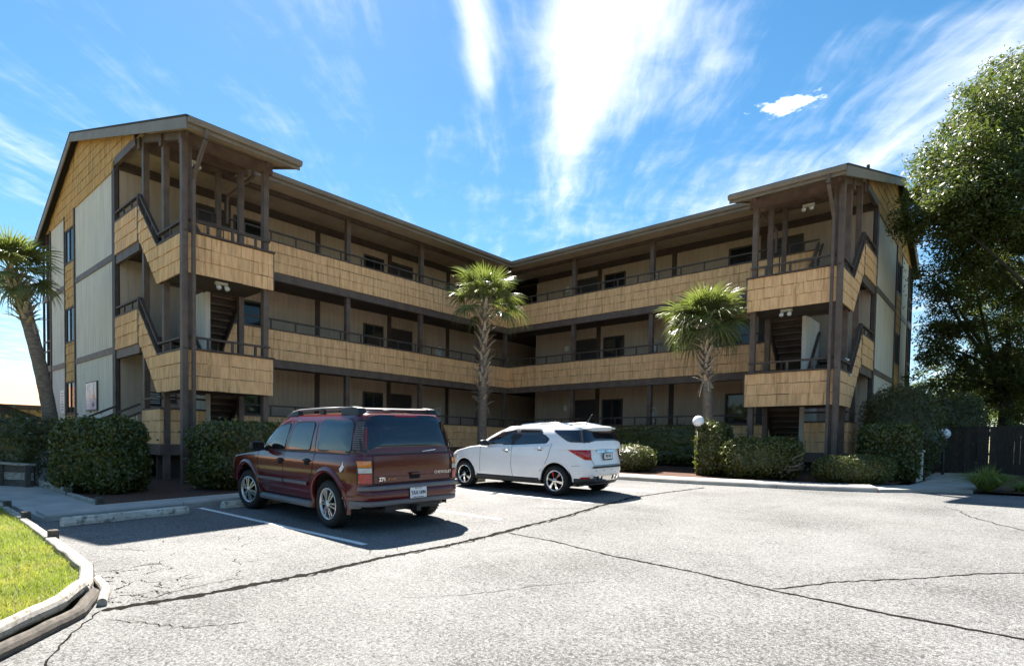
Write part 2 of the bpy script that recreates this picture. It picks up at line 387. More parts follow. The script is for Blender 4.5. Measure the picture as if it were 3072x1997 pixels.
sheet('concrete_landing', [(16.75, -1.58), (17.95, -1.58), (17.95, 1.2), (16.75, 1.2)], 0.07, CONC, thick=0.12)

# painted bay lines
def strip(name, a, b, w, m, h, parent, jag=0.0, n=24):
    a = Vector(a); b = Vector(b); d = (b - a).normalized(); nn = Vector((-d.y, d.x)); vs = []
    for i in range(n + 1):
        p = a.lerp(b, i / n)
        for s in (-1, 1): vs.append(on(p + nn * (s * (w / 2 + random.uniform(-jag, jag))), h))
    return MB().add(vs, [(2*i, 2*i+1, 2*i+3, 2*i+2) for i in range(n)]).build(name, m, parent, kind='structure')
for k in range(5):
    y = -17.703 + 2.753 * k
    strip('parking_line', (7.35, y), (12.45 - 0.05 * (k % 2), y + 0.02), 0.10, PAINT, 0.004, lot, 0.006)

# cracks in the asphalt
def crack(pts, w0, w1, h=0.004, jit=0.03, sub=10, seed=1, m=None):
    rd = random.Random(seed); P_ = [Vector(p) for p in pts]; line = []
    for i in range(len(P_) - 1):
        for k in range(sub): line.append(P_[i].lerp(P_[i+1], k / sub))
    line.append(P_[-1])
    vs = []; n = len(line)
    for i, p in enumerate(line):
        d = (line[min(i+1, n-1)] - line[max(i-1, 0)]).normalized(); nn = Vector((-d.y, d.x))
        q = p + nn * rd.uniform(-jit, jit); w = (w0 + (w1 - w0) * i / max(1, n-1)) * rd.uniform(0.45, 1.35)
        if i in (0, n - 1): w *= 0.2
        vs += [on(q - nn * w / 2, h), on(q + nn * w / 2, h)]
    MB().add(vs, [(2*i, 2*i+1, 2*i+3, 2*i+2) for i in range(n-1)]).build('asphalt_crack', m or CRACK, lot, kind='structure')
main = [(13.05, -20.8), (13.2, -20.1), (13.24, -19.4), (13.26, -18.77), (13.2, -17.9), (13.27, -17.1), (13.24, -16.36), (13.12, -15.3), (13.0, -13.99), (12.75, -12.4), (12.55, -10.73), (12.7, -9.2), (12.91, -7.7)]
crack(main, 0.10, 0.07, jit=0.018, sub=16, seed=3)
crack([(p[0] + 0.05, p[1]) for p in main[2:11]], 0.02, 0.02, h=0.0045, jit=0.05, sub=10, seed=4)
crack([(13.28, -15.8), (14.1, -15.85), (15.1, -16.1), (16.1, -16.2), (16.97, -16.39), (17.9, -16.5), (18.71, -16.53), (20.5, -16.4)], 0.028, 0.042, jit=0.012, sub=16, seed=5)
crack([(16.97, -16.36), (17.4, -15.6), (17.9, -15.0), (18.3, -14.4), (18.73, -13.91), (19.8, -12.8)], 0.022, 0.026, jit=0.018, sub=12, seed=6)
crack([(17.6, -7.9), (17.9, -8.6), (18.1, -9.4), (18.6, -10.3), (19.2, -11.2)], 0.012, 0.03, jit=0.03, sub=10, seed=7)
crack([(11.9, -13.6), (12.3, -13.3), (12.7, -12.9)], 0.012, 0.02, jit=0.02, sub=8, seed=8)
crack([(13.05, -20.8), (13.5, -21.1), (14.0, -21.35), (14.6, -21.5), (15.2, -21.6)], 0.014, 0.012, jit=0.015, sub=8, seed=9)
crack([(13.35, -20.85), (13.7, -20.65), (14.0, -20.5), (14.25, -20.1)], 0.008, 0.01, jit=0.03, sub=8, seed=10)
crack([(13.0, -20.5), (12.85, -20.0), (12.9, -19.5)], 0.010, 0.008, jit=0.03, sub=8, seed=12)
crack([(14.6, -18.9), (15.0, -18.4), (15.3, -17.7), (15.6, -17.2)], 0.006, 0.007, jit=0.02, sub=10, seed=13)
rr = random.Random(21)
for k in range(46):
    x = rr.uniform(9.6, 13.0); y = rr.uniform(-20.2, -15.2); a = rr.uniform(-0.9, 0.9) + (1.57 if rr.random() < 0.6 else 0); L = rr.uniform(0.12, 0.5)
    pts = [(x, y)]
    for j in range(3): a += rr.uniform(-0.7, 0.7); pts.append((pts[-1][0] + math.cos(a) * L / 3, pts[-1][1] + math.sin(a) * L / 3))
    crack(pts, 0.008, 0.004, jit=0.012, sub=4, seed=100 + k)
for k in range(30):
    x = rr.uniform(11.6, 13.2); y = -20.4 + rr.uniform(-0.1, 0.7) - max(0, x - 12) * 0.35; a = rr.uniform(0, 6.28); L = rr.uniform(0.1, 0.4); pts = [(x, y)]
    for j in range(3): a += rr.uniform(-0.8, 0.8); pts.append((pts[-1][0] + math.cos(a) * L / 3, pts[-1][1] + math.sin(a) * L / 3))
    crack(pts, 0.016, 0.006, jit=0.02, sub=4, seed=200 + k)

# ------------------------------------------------------------------ the apartment building
HH = 2.92; FL = [1.50, 4.42, 7.34]; C = 2.2; PT = 3.157
LAND = [2.96, 5.88]
BLD = empty('apartment_building', (0, 0, gz(0, 0)), 'three storey brown timber apartment building with tan shingled balconies and stair towers', 'building')
def ztop(v): return 10.0 - 0.30 * (v - 0.84) if v > -6.2 else 12.112 - 0.44 * (-6.2 - v)
class Wing:
    def __init__(s, side, L, t): s.side = side; s.L = L; s.t = t
    def M(s, u, v, z): return (v, -u, z) if s.side == 'L' else (u, -v, z)
    def box(s, mb, u0, u1, v0, v1, z0, z1):
        a = s.M(u0, v0, z0); b = s.M(u1, v1, z1); return mb.box(a[0], b[0], a[1], b[1], z0, z1)
    def part(s, name, m, u0, u1, v0, v1, z0, z1, parent=None, bevel=0.0):
        return s.box(MB(), u0, u1, v0, v1, z0, z1).build(name, m, parent or BLD, bevel=bevel)
    def bar(s, name, m, a, b, w, h, parent=None):
        return MB().bar(s.M(*a), s.M(*b), w, h).build(name, m, parent or BLD)

def siding(name, m, fn, a0, a1, z0, z1, parent, pitch=0.203, depth=0.012, gw=0.012):
    """vertical grooved board panel; fn(a, out, z) -> world"""
    prof = []; x = a0
    prof.append((a0, 0.0))
    k = math.ceil((a0 + 0.02) / pitch) * pitch
    while k < a1 - 0.03:
        prof += [(k - gw, 0.0), (k - gw * 0.6, -depth), (k + gw * 0.6, -depth), (k + gw, 0.0)]; k += pitch
    prof.append((a1, 0.0)); n = len(prof)
    mb = MB(); mb.add([fn(a, o, z0) for a, o in prof] + [fn(a, o, z1) for a, o in prof], [(i, i+1, n+i+1, n+i) for i in range(n-1)])
    return mb.build(name, m, parent)

def clip(poly, conv):
    out = list(poly); n = len(conv)
    ar = sum(conv[i][0]*conv[(i+1)%n][1]-conv[(i+1)%n][0]*conv[i][1] for i in range(n))
    if ar < 0: conv = conv[::-1]
    for i in range(n):
        a = conv[i]; b = conv[(i+1) % n]; ins = lambda p: (b[0]-a[0])*(p[1]-a[1])-(b[1]-a[1])*(p[0]-a[0]) >= -1e-9
        src, out = out, []
        for j in range(len(src)):
            p, q = src[j], src[(j+1) % len(src)]; ip, iq = ins(p), ins(q)
            if ip: out.append(p)
            if ip != iq:
                d1 = (b[0]-a[0])*(p[1]-a[1])-(b[1]-a[1])*(p[0]-a[0]); d2 = (b[0]-a[0])*(q[1]-a[1])-(b[1]-a[1])*(q[0]-a[0]); t = d1/(d1-d2)
                out.append((p[0]+(q[0]-p[0])*t, p[1]+(q[1]-p[1])*t))
        if len(out) < 3: return []
    return out
REST = MB(); REST_W = MB(); SH_COUNT = [0]
def shingles(fn, poly, z0, rows, rh, wmin, wmax, single, m, seed, parent=None, drop=0.03, wide=0.0):
    """courses of shingles clipped to a convex panel; fn(a, out, z) -> world"""
    rd = random.Random(seed); a0 = min(p[0] for p in poly); a1 = max(p[0] for p in poly)
    for r_ in range(rows):
        zb = z0 + r_ * rh; a = a0 - rd.uniform(0, wmax)
        while a < a1:
            w = rd.uniform(wmin, wmax)
            if rd.random() < wide: w *= 1.7
            jz = rd.uniform(-0.009, 0.009)
            if r_ == 0: lowp = [(p[0], p[1] - (drop if abs(p[1] - min(q[1] for q in poly)) < 1e-6 else 0)) for p in poly]
            else: lowp = poly
            c = clip([(a + 0.0035, zb + jz - (drop if r_ == 0 else 0)), (a + w - 0.0035, zb + jz - (drop if r_ == 0 else 0)), (a + w - 0.0035, zb + rh - 0.011 + jz*0.6), (a + 0.0035, zb + rh - 0.011 + jz*0.6)], lowp)
            a += w
            if len(c) < 3: continue
            # drop near-duplicate corners
            c = [q for i, q in enumerate(c) if math.dist(q, c[i-1]) > 1e-4]
            if len(c) < 3: continue
            n = len(c); tk = rd.uniform(0.028, 0.038)
            th = lambda z: tk - (tk - 0.018) * min(1, max(0, (z - zb) / rh))
            vs = [fn(q[0], 0.001, q[1]) for q in c] + [fn(q[0], th(q[1]), q[1]) for q in c]
            fs = [tuple(range(n, 2*n))] + [(i, (i+1) % n, n+(i+1) % n, n+i) for i in range(n)]
            if single and SH_COUNT[0] < 300:
                SH_COUNT[0] += 1
                MB().add(vs, fs).build('shingle', m, parent or BLD)
            else: (REST_W if m is SHINGLE_W else REST).add(vs, fs)

def window(W_, name, u0, u1, z0, z1, vface, mull=1, blind=True, parent=None, bm=None):
    w = W_.part(name, TRIM_D, u0 - 0.07, u1 + 0.07, vface - 0.03, vface + 0.012, z0 - 0.07, z1 + 0.07)
    f = MB()
    for a, b in ((u0 - 0.07, u0), (u1, u1 + 0.07)): W_.box(f, a, b, vface + 0.0125, vface + 0.05, z0 - 0.07, z1 + 0.07)
    for a, b in ((z0 - 0.07, z0), (z1, z1 + 0.07)): W_.box(f, u0 + 0.001, u1 - 0.001, vface + 0.0125, vface + 0.048, a, b)
    f.build('window_frame', TRIM_D, w)
    n = mull + 1
    for k in range(n):
        a = u0 + (u1 - u0) * k / n + (0.02 if k else 0); b = u0 + (u1 - u0) * (k + 1) / n - (0.02 if k < n - 1 else 0)
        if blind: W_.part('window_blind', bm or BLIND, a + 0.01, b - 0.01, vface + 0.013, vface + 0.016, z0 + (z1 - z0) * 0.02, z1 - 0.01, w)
        W_.part('pane', PANE2 if blind else PANE, a, b, vface + 0.022, vface + 0.026, z0, z1, w)
        if k: W_.part('mullion', TRIM_D, a - 0.04, a, vface + 0.0125, vface + 0.044, z0 + 0.001, z1 - 0.001, w)
    return w
PANE2 = glass_mat('clear_window_glass', (0.02, 0.022, 0.025), 0.03, 0.55)

def build_wing(W_, trims, doors, wins, posts):
    L, t, M = W_.L, W_.t, W_.M
    lw = W_.side == 'L'; u_in = -C if lw else 0.0
    utow = L - t
    # body of the flats behind the galleries
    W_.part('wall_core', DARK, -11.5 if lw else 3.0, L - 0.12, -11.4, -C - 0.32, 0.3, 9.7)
    f_back = lambda a, o, z: M(a, -C + o, z)
    f_fac = lambda a, o, z: M(a, o, z)
    f_front = lambda a, o, z: M(a, PT + o, z)
    f_gab = lambda a, o, z: M(L + o, a, z)
    start = -C if lw else 0.15
    for k, z in enumerate(FL):
        top = z + HH - 0.30 if k < 2 else 9.74
        cuts = [start] + [x for x in trims] + [L - 0.12]
        for i in range(len(cuts) - 1):
            siding('wall_panel', SIDING_SHADE, f_back, cuts[i] + (0.11 if i else 0), cuts[i+1] - (0.11 if i < len(cuts) - 2 else 0), z, top, BLD)
        for x in trims: W_.part('wall_trim', TRIM_D, x - 0.11, x + 0.11, -C - 0.02, -C + 0.025, z + 0.001, top - 0.001)
        W_.part('wall_band', TRIM_D, start, L - 0.05, -C - 0.02, -C + 0.04, top, top + 0.28)
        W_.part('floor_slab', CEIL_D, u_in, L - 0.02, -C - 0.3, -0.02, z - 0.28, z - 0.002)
        for (a, b) in doors:
            d = W_.part('door', DOOR, a, b, -C - 0.01, -C + 0.03, z + 0.01, z + 2.05)
            fr = MB()
            for q, w_ in ((a - 0.08, a - 0.001), (b + 0.001, b + 0.08)): W_.box(fr, q, w_, -C - 0.01, -C + 0.05, z + 0.01, z + 2.12)
            W_.box(fr, a, b, -C - 0.01, -C + 0.048, z + 2.051, z + 2.118); fr.build('door_frame', TRIM_D, d)
            hk = MB(); hk.tube([M(a + 0.1, -C + 0.03, z + 1.0), M(a + 0.1, -C + 0.10, z + 1.0)], 0.028, 8); hk.build('door_knob', METAL_D, d)
        for j, (a, b) in enumerate(wins): window(W_, 'window', a, b, z + 0.95, z + 2.03, -C, 1 if j == 0 else 0, bm=WHITE if (not lw and k == 1 and j == 1) else None)  # one blind made white to put the sky's brightness into that window
        # gallery front
        mt, mb_ = z + 0.745, z - 0.212
        ue = utow - 0.02
        W_.part('parapet', TRIM, 0.06, ue, -0.09, 0.0, mb_ + 0.01, mt)
        W_.part('parapet_cap', TRIM, 0.05, ue, -0.11, 0.05, mt + 0.001, mt + 0.036)
        if k: W_.part('gallery_beam', TRIM, -0.1 if lw else 0.02, ue + 0.02, -0.15, -0.0, mb_ - 0.30, mb_ + 0.005)
        rail = W_.part('handrail', TRIM_D, 0.06, ue, -0.09, -0.03, mt + 0.335, mt + 0.385)
        x = 0.45
        while x < ue:
            if min(abs(x - q) for q in posts) > 0.15: W_.part('baluster', TRIM_D, x - 0.02, x + 0.02, -0.08, -0.04, mt + 0.037, mt + 0.334, rail)
            x += 0.918
        ptop = (FL[k+1] - 0.51) if k < 2 else 9.72
        for q in posts: W_.part('post', TRIM, q - 0.085, q + 0.085, -0.28, -0.112, z, ptop)
    # crawl-space skirt
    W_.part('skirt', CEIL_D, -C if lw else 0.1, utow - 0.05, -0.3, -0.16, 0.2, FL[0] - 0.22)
    W_.part('skirt_beam', TRIM, 0.06, utow, -0.15, -0.005, FL[0] - 0.52, FL[0] - 0.215)
    # top gallery ceiling, facade beam and eave
    W_.part('gallery_ceiling', CEIL, u_in, L - 0.02, -C - 0.05, 0.12, 10.022, 10.06)
    W_.part('eave_beam', TRIM, -0.1 if lw else 0.02, L - 0.03, -0.29, -0.11, 9.72, 10.02)
    # ---- roof
    ve = 0.84; tv = 4.02; u_t0 = utow - 0.34; u1 = L + 0.27
    def slab(name, m, pts, dz0, dz1):
        n = len(pts); mb = MB(); mb.add([M(u, v, ztop(v) + dz0) for u, v in pts] + [M(u, v, ztop(v) + dz1) for u, v in pts],
            [tuple(range(n)), tuple(range(2*n-1, n-1, -1))] + [(i, (i+1) % n, n+(i+1) % n, n+i) for i in range(n)]); return mb.build(name, m, BLD)
    slab('roof', ROOF, [(-ve if not lw else -ve, ve)] and [(ve, ve), (u_t0, ve), (u_t0, tv), (u1, tv), (u1, -6.2), (-6.2, -6.2)], 0.0, -0.05)
    slab('roof_back', ROOF, [(-6.2, -6.201), (u1, -6.201), (u1, -12.15), (-12.15, -12.15)], 0.0, -0.05)
    slab('roof_deck', FASCIA, [(ve, ve - 0.03), (u_t0 + 0.03, ve - 0.03), (u_t0 + 0.03, tv - 0.04), (u1 - 0.03, tv - 0.04), (u1 - 0.03, -6.2), (-6.2, -6.2)], -0.055, -0.10)
    # soffits
    slab('tower_soffit', CEIL, [(u_t0 + 0.04, 0.45), (u_t0 + 0.04, tv - 0.06), (u1 - 0.06, tv - 0.06), (u1 - 0.06, 0.45)], -0.17, -0.19)
    W_.part('eave_soffit', CEIL, 0.5, u_t0 + 0.03, 0.121, ve - 0.05, 9.74, 9.77)
    # eave fascias with the gutters under the roof edge
    zf = ztop(ve)
    W_.part('fascia', FASCIA, ve - 0.06, u_t0 + 0.02, ve - 0.05, ve - 0.015, zf - 0.29, zf - 0.052)
    g = MB(); gp = [(0.0, -0.06), (0.0, -0.16), (0.02, -0.19), (0.09, -0.19), (0.12, -0.14), (0.12, -0.06), (0.10, -0.07), (0.02, -0.07)]
    def gutter(ua, ub, v, z):
        n = len(gp); mb = MB()
        mb.add([M(ua, v + p[0], z + p[1]) for p in gp] + [M(ub, v + p[0], z + p[1]) for p in gp], [tuple(range(n)), tuple(range(2*n-1, n-1, -1))] + [(i, (i+1) % n, n+(i+1) % n, n+i) for i in range(n)])
        return mb.build('gutter', FASCIA, BLD)
    gutter(ve + 0.1, u_t0 - 0.01, ve - 0.013, zf)
    zt = ztop(tv)
    W_.part('fascia', FASCIA, u_t0 + 0.01, u1 - 0.05, tv - 0.05, tv - 0.015, zt - 0.27, zt - 0.052)
    gutter(u_t0, u1 - 0.03, tv - 0.013, zt)
    def rake(ua, ub, v0, v1, d=0.27, m=FASCIA, nm='rake_board'):
        mb = MB(); n = 4
        mb.add([M(q, v, ztop(v) + dz) for q in (ua, ub) for v, dz in ((v0, -0.052), (v1, -0.052), (v1, -0.052 - d), (v0, -0.052 - d))],
               [(0,1,2,3), (7,6,5,4), (0,4,5,1), (1,5,6,2), (2,6,7,3), (3,7,4,0)]); return mb.build(nm, m, BLD)
    rake(u1 - 0.045, u1 - 0.01, tv - 0.02, -6.19); rake(u1 - 0.045, u1 - 0.01, -6.21, -12.1)
    rake(u_t0 + 0.0, u_t0 + 0.03, tv - 0.06, ve + 0.12, 0.2)
    # ---- gable end of the flats
    strips = [(-6.86, -2.5), (-10.44, -8.32)]
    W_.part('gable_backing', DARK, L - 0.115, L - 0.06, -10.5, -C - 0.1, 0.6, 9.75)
    zr = [0.75, 4.11, 7.02, 9.74]
    for (a, b) in strips:
        for k in range(3): siding('wall_panel', SIDING, lambda aa, o, z: M(L - 0.03 + o, aa, z), a, b, zr[k] + (0.2 if k else 0), zr[k+1], BLD)
    for k in (1, 2):
        for (a, b) in strips: W_.part('wall_band', TRIM, L - 0.05, L + 0.0, a, b, zr[k] + 0.001, zr[k] + 0.199)
    for v in (-2.36, -6.92, -8.27, -10.5):
        hw = 0.14 if v > -3 else 0.055
        W_.part('corner_trim', TRIM_D, L - 0.10, L + 0.015, v - hw, v + hw, 0.5, 9.76)
    wz = [(2.30, 3.55), (4.98, 6.30), (7.92, 9.20)]; WS = Wing(W_.side, L, t)
    for k, (a, b) in enumerate(wz):
        # side window: drawn on the gable plane
        fr = MB(); V0, V1 = -8.2, -6.99
        for c, d in ((V0, V0 + 0.09), (V1 - 0.09, V1), (-7.63, -7.56)): W_.box(fr, L - 0.06, L - 0.01, c, d, a, b)
        for c, d in ((a, a + 0.07), (b - 0.07, b)): W_.box(fr, L - 0.06, L - 0.012, V0 + 0.091, V1 - 0.091, c, d)
        w = fr.build('window', TRIM_D, BLD)
        W_.part('window_blind', WHITE, L - 0.058, L - 0.05, -7.55, V1 - 0.1, a + 0.08, b - 0.08, w)
        W_.part('pane', PANE2, L - 0.042, L - 0.036, -7.55, V1 - 0.1, a + 0.08, b - 0.08, w)
        W_.part('pane', PANE, L - 0.046, L - 0.040, V0 + 0.1, -7.64, a + 0.08, b - 0.08, w)
    for k, (a, b) in enumerate(((0.9, 2.28), (3.57, 4.96), (6.32, 7.90), (9.22, 9.9))):
        W_.part('shingle_backing', TRIM_D, L - 0.06, L - 0.03, -8.21, -6.98, a, b)
        shingles(lambda aa, o, z: M(L - 0.03 + o, aa, z), [(-8.21, a), (-6.98, a), (-6.98, b), (-8.21, b)], a, int((b - a) / 0.33) + 1, 0.33, 0.18, 0.36, False, SHINGLE_W, 50 + k)
    # upper gable triangle
    rt = lambda v: ztop(v) - 0.17
    tri1 = [(-11.12, 9.76), (-2.4, 9.76), (-2.4, rt(-2.4)), (-6.2, rt(-6.2) - 0.02)]
    tri2 = [(-2.4, 10.06), (-0.45, 10.06), (-0.45, rt(-0.45)), (-2.4, rt(-2.4))]
    for tr in (tri1, tri2):
        mb = MB(); mb.prism(tr, lambda p, d: M(d, p[0], p[1]), L - 0.1, L - 0.02); mb.build('gable_wall', TRIM_D, BLD)
        z0 = min(p[1] for p in tr)
        shingles(lambda aa, o, z: M(L - 0.02 + o, aa, z), tr, 9.76, 8, 0.325, 0.2, 0.42, False, SHINGLE_W, 71)
    W_.part('header_beam', TRIM, L - 0.09, L + 0.02, -2.21, -0.3, 9.83, 10.06)
    # rear screened porches seen edge-on
    for k, z in enumerate(FL):
        W_.part('porch_floor', TRIM, L - 0.08, L + 0.0, -11.9, -10.56, z - 0.30, z - 0.05)
        for v in (-11.86, -11.2): W_.part('porch_post', TRIM_D, L - 0.09, L - 0.01, v - 0.04, v + 0.04, z - 0.049, z + HH - 0.301 if k < 2 else 9.72)
        for zz in (0.55, 0.95): W_.part('porch_rail', TRIM, L - 0.07, L - 0.02, -11.819, -10.56, z + zz, z + zz + 0.05)
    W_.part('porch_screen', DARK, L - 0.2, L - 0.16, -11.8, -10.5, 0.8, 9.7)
    # ---- stair tower
    uin = utow; um = L - 1.29
    TW = {}
    for k, zl in enumerate(LAND):
        zb, zt_ = zl - 0.243, zl + 0.742
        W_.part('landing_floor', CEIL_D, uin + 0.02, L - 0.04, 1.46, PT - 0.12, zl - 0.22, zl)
        W_.part('landing_joist', TRIM_D, uin + 0.02, L - 0.04, 1.36, 1.459, zl - 0.26, zl - 0.002)
        # front parapet of the landing
        W_.part('parapet', TRIM, uin + 0.0, L - 0.0, PT - 0.10, PT - 0.001, zb + 0.01, zt_)
        W_.part('parapet_cap', TRIM_D, uin - 0.04, L + 0.02, PT - 0.13, PT + 0.07, zt_ + 0.001, zt_ + 0.04)
        W_.part('corner_trim', TRIM, uin - 0.03, uin - 0.001, PT - 0.16, PT + 0.03, zb - 0.01, zt_)
        shingles(f_front, [(uin + 0.0, zb), (L - 0.02, zb), (L - 0.02, zt_), (uin + 0.0, zt_)], zb, 3, 0.328, 0.20 if not lw else 0.26, 0.34 if not lw else 0.42, True, SHINGLE, 11 + k + (5 if lw else 0), wide=0.35 if lw else 0.1)
        hr = W_.part('handrail', TRIM_D, uin + 0.06, L - 0.06, PT - 0.09, PT - 0.02, zt_ + 0.30, zt_ + 0.35)
        for q in (0.2, 0.47, 0.74): W_.part('baluster', TRIM_D, uin + t * q - 0.03, uin + t * q + 0.03, PT - 0.085, PT - 0.03, zt_ + 0.041, zt_ + 0.299, hr)
        # inner side rail of the landing
        W_.part('side_rail', TRIM_D, uin + 0.02, uin + 0.06, 1.62, PT - 0.12, zt_ + 0.02, zt_ + 0.07)
        # gable side: gallery end, sloping stair panel, landing end
        z = FL[k+1]; mt, mb_ = z + 0.745, z - 0.212
        vA, vB, vC_ = -0.10, 1.36, PT - 0.10
        polys = [[(-C + 0.0, mb_), (vA - 0.06, mb_), (vA - 0.06, mt), (-C + 0.0, mt)],
                 [(vA + 0.02, mb_), (vB, zb), (vB, zt_), (vA + 0.02, mt)],
                 [(vB + 0.0, zb), (vC_, zb), (vC_, zt_), (vB + 0.0, zt_)]]
        for j, pl in enumerate(polys):
            mb = MB(); mb.prism(pl, lambda p, d: M(d, p[0], p[1]), L - 0.08, L - 0.004); mb.build('side_panel', TRIM, BLD)
            z0 = zb if j else mb_
            rows = 3 if j != 1 else 8
            shingles(lambda aa, o, z_: M(L - 0.004 + o, aa, z_), pl, z0, rows, 0.328, 0.13, 0.30, True, SHINGLE, 31 + 3*k + j + (20 if lw else 0))
        # trims and rails along the zig-zag
        zz = [(-C, mt), (vA, mt), (vB, zt_), (vC_, zt_)]
        for j in range(3):
            a, b = zz[j], zz[j+1]
            W_.bar('panel_cap', TRIM_D, (L - 0.04, a[0], a[1] + 0.02), (L - 0.04, b[0], b[1] + 0.02), 0.13, 0.05)
            W_.bar('handrail', TRIM_D, (L - 0.04, a[0], a[1] + 0.31), (L - 0.04, b[0], b[1] + 0.31), 0.09, 0.05)
            n = 2 if j != 2 else 1
            for q in range(1, n + 1):
                f_ = q / (n + 1); v = a[0] + (b[0] - a[0]) * f_; zq = a[1] + (b[1] - a[1]) * f_
                W_.part('baluster', TRIM_D, L - 0.065, L - 0.02, v - 0.02, v + 0.02, zq + 0.04, zq + 0.29)
        W_.part('end_beam', TRIM, L - 0.10, L - 0.01, -C, vA, mb_ - 0.30, mb_ - 0.005)
        W_.part('panel_trim', TRIM_D, L - 0.09, L + 0.03, vA - 0.055, vA + 0.018, mb_ - 0.02, mt + 0.30)
        # flights: A (gable side) up to the gallery, B (inner side) down to the gallery below
        nst = 8
        for nm, ua, ub, zt0, zt1 in (('A', um + 0.12, L - 0.10, FL[k+1], zl), ('B', uin + 0.06, um - 0.06, FL[k], zl)):
            st = None
            for q in (ua + 0.03, ub - 0.03):
                o_ = MB().bar(M(q, 0.0, zt0 - 0.17), M(q, 1.45, zt1 - 0.17), 0.05, 0.28).build('stair' if st is None else 'stringer', TRIM_D, st or BLD); st = st or o_
            for i in range(nst):
                f_ = (i + 0.5) / nst; W_.part('tread', TRIM, ua + 0.06, ub - 0.06, 1.45 * f_ - 0.13, 1.45 * f_ + 0.13, zt0 + (zt1 - zt0) * f_ - 0.03, zt0 + (zt1 - zt0) * f_ + 0.02, st)
            if nm == 'B':
                for i in range(nst):
                    f_ = (i + 0.5) / nst; W_.part('riser', CEIL_D, ua + 0.06, ub - 0.06, 1.45 * f_ - 0.11, 1.45 * f_ - 0.09, zt0 + (zt1 - zt0) * f_ - 0.2, zt0 + (zt1 - zt0) * f_ - 0.031, st)
        # handrail on the spine wall
        W_.bar('handrail', TRIM_D, (um + 0.12, 0.0, FL[k+1] + 0.9), (um + 0.12, 1.35, zl + 0.9), 0.05, 0.09)
    # spine wall between the flights
    for s_, nm in ((um + 0.065, 1), (um - 0.065, -1)):
        siding('wall_panel', SIDING, lambda aa, o, z, s_=s_, nm=nm: M(s_ + nm * o, aa, z), -0.12, 1.46, 1.5, LAND[1] - 0.23, BLD)
    W_.part('wall_end', SIDING, um - 0.065, um + 0.065, 1.46, 1.475, 1.0, LAND[1] - 0.24)
    W_.part('stair_guard', TRIM, um - 0.05, um + 0.05, -0.1, 0.9, FL[2] - 0.2, FL[2] + 0.02)
    W_.bar('handrail', TRIM, (um, 0.0, FL[2] + 0.95), (um, 1.4, LAND[1] + 0.95), 0.08, 0.12)
    W_.bar('guard_board', TRIM, (um, 0.0, FL[2] + 0.45), (um, 1.4, LAND[1] + 0.45), 0.06, 0.2)
    # gallery parapet across the inner flight on the top floor
    zt3 = FL[2]
    W_.part('parapet', TRIM, utow + 0.02, um, -0.09, 0.0, zt3 - 0.2, zt3 + 0.745)
    shingles(f_fac, [(utow + 0.02, zt3 - 0.2), (um, zt3 - 0.2), (um, zt3 + 0.74), (utow + 0.02, zt3 + 0.74)], zt3 - 0.2, 3, 0.32, 0.2, 0.4, False, SHINGLE, 5)
    W_.part('parapet_cap', TRIM, utow - 0.01, um, -0.11, 0.06, zt3 + 0.746, zt3 + 0.78)
    hr = W_.part('handrail', TRIM_D, utow - 0.01, um, -0.09, -0.03, zt3 + 1.08, zt3 + 1.13)
    for q in (0.3, 0.75): W_.part('baluster', TRIM_D, utow + q - 0.02, utow + q + 0.02, -0.08, -0.04, zt3 + 0.781, zt3 + 1.079, hr)
    # posts of the tower: gallery line, stair foot and front, both sides
    tops = {0: 9.72, 1: rt(1.5) - 0.36, 2: rt(PT) - 0.30}
    for i, (v, hw) in enumerate(((-0.02, 0.075), (1.50, 0.075), (PT - 0.19, 0.085))):
        gy = 0.3
        W_.part('tower_post', TRIM, L - 0.24, L - 0.085, v - hw, v + hw, gy, tops[i])
        W_.part('tower_post', TRIM, uin + 0.065, uin + 0.21, v - hw, v + hw, gy, tops[i])
    W_.part('tower_post', TRIM, L - 0.084, L + 0.06, PT - 0.098, PT + 0.05, gz(*M(L, PT, 0)[:2]) - 0.1, rt(PT) - 0.28)
    W_.part('tower_beam', TRIM, uin - 0.05, L + 0.02, PT - 0.28, PT - 0.11, rt(PT) - 0.30, rt(PT) - 0.04)
    W_.part('tower_beam', TRIM, uin - 0.05, L - 0.02, 1.42, 1.58, rt(1.58) - 0.36, rt(1.58) - 0.08)
    W_.part('tower_beam', TRIM, uin - 0.05, L - 0.09, -0.10, 0.06, 9.70, 10.0)
    for q in (uin + 0.1, L - 0.12):
        W_.bar('tower_rafter', TRIM, (q, 0.1, rt(0.1) - 0.14), (q, PT - 0.1, rt(PT - 0.1) - 0.14), 0.09, 0.18)
    # raised entrance deck under the tower with its own shingled sides
    z0, z1 = FL[0] - 0.18, FL[0] + 0.74
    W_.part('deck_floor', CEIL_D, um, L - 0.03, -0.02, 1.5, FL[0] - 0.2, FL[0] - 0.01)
    W_.part('deck_beam', TRIM, um - 0.1, L + 0.02, 1.42, 1.56, FL[0] - 0.5, FL[0] - 0.201)
    W_.part('deck_beam', TRIM, L - 0.1, L + 0.02, -C, 1.419, FL[0] - 0.5, FL[0] - 0.201)
    W_.part('deck_panel', TRIM, um + 0.08, L - 0.02, 1.45, 1.5, z0, z1)
    shingles(lambda aa, o, z: M(aa, 1.5 + o, z), [(um + 0.08, z0), (L - 0.02, z0), (L - 0.02, z1), (um + 0.08, z1)], z0, 3, 0.31, 0.2, 0.4, False, SHINGLE, 3)
    W_.part('deck_panel', TRIM, L - 0.06, L - 0.02, 0.12, 1.449, z0, z1)
    shingles(lambda aa, o, z: M(L - 0.02 + o, aa, z), [(0.12, z0), (1.5, z0), (1.5, z1), (0.12, z1)], z0, 3, 0.31, 0.2, 0.4, False, SHINGLE, 4)
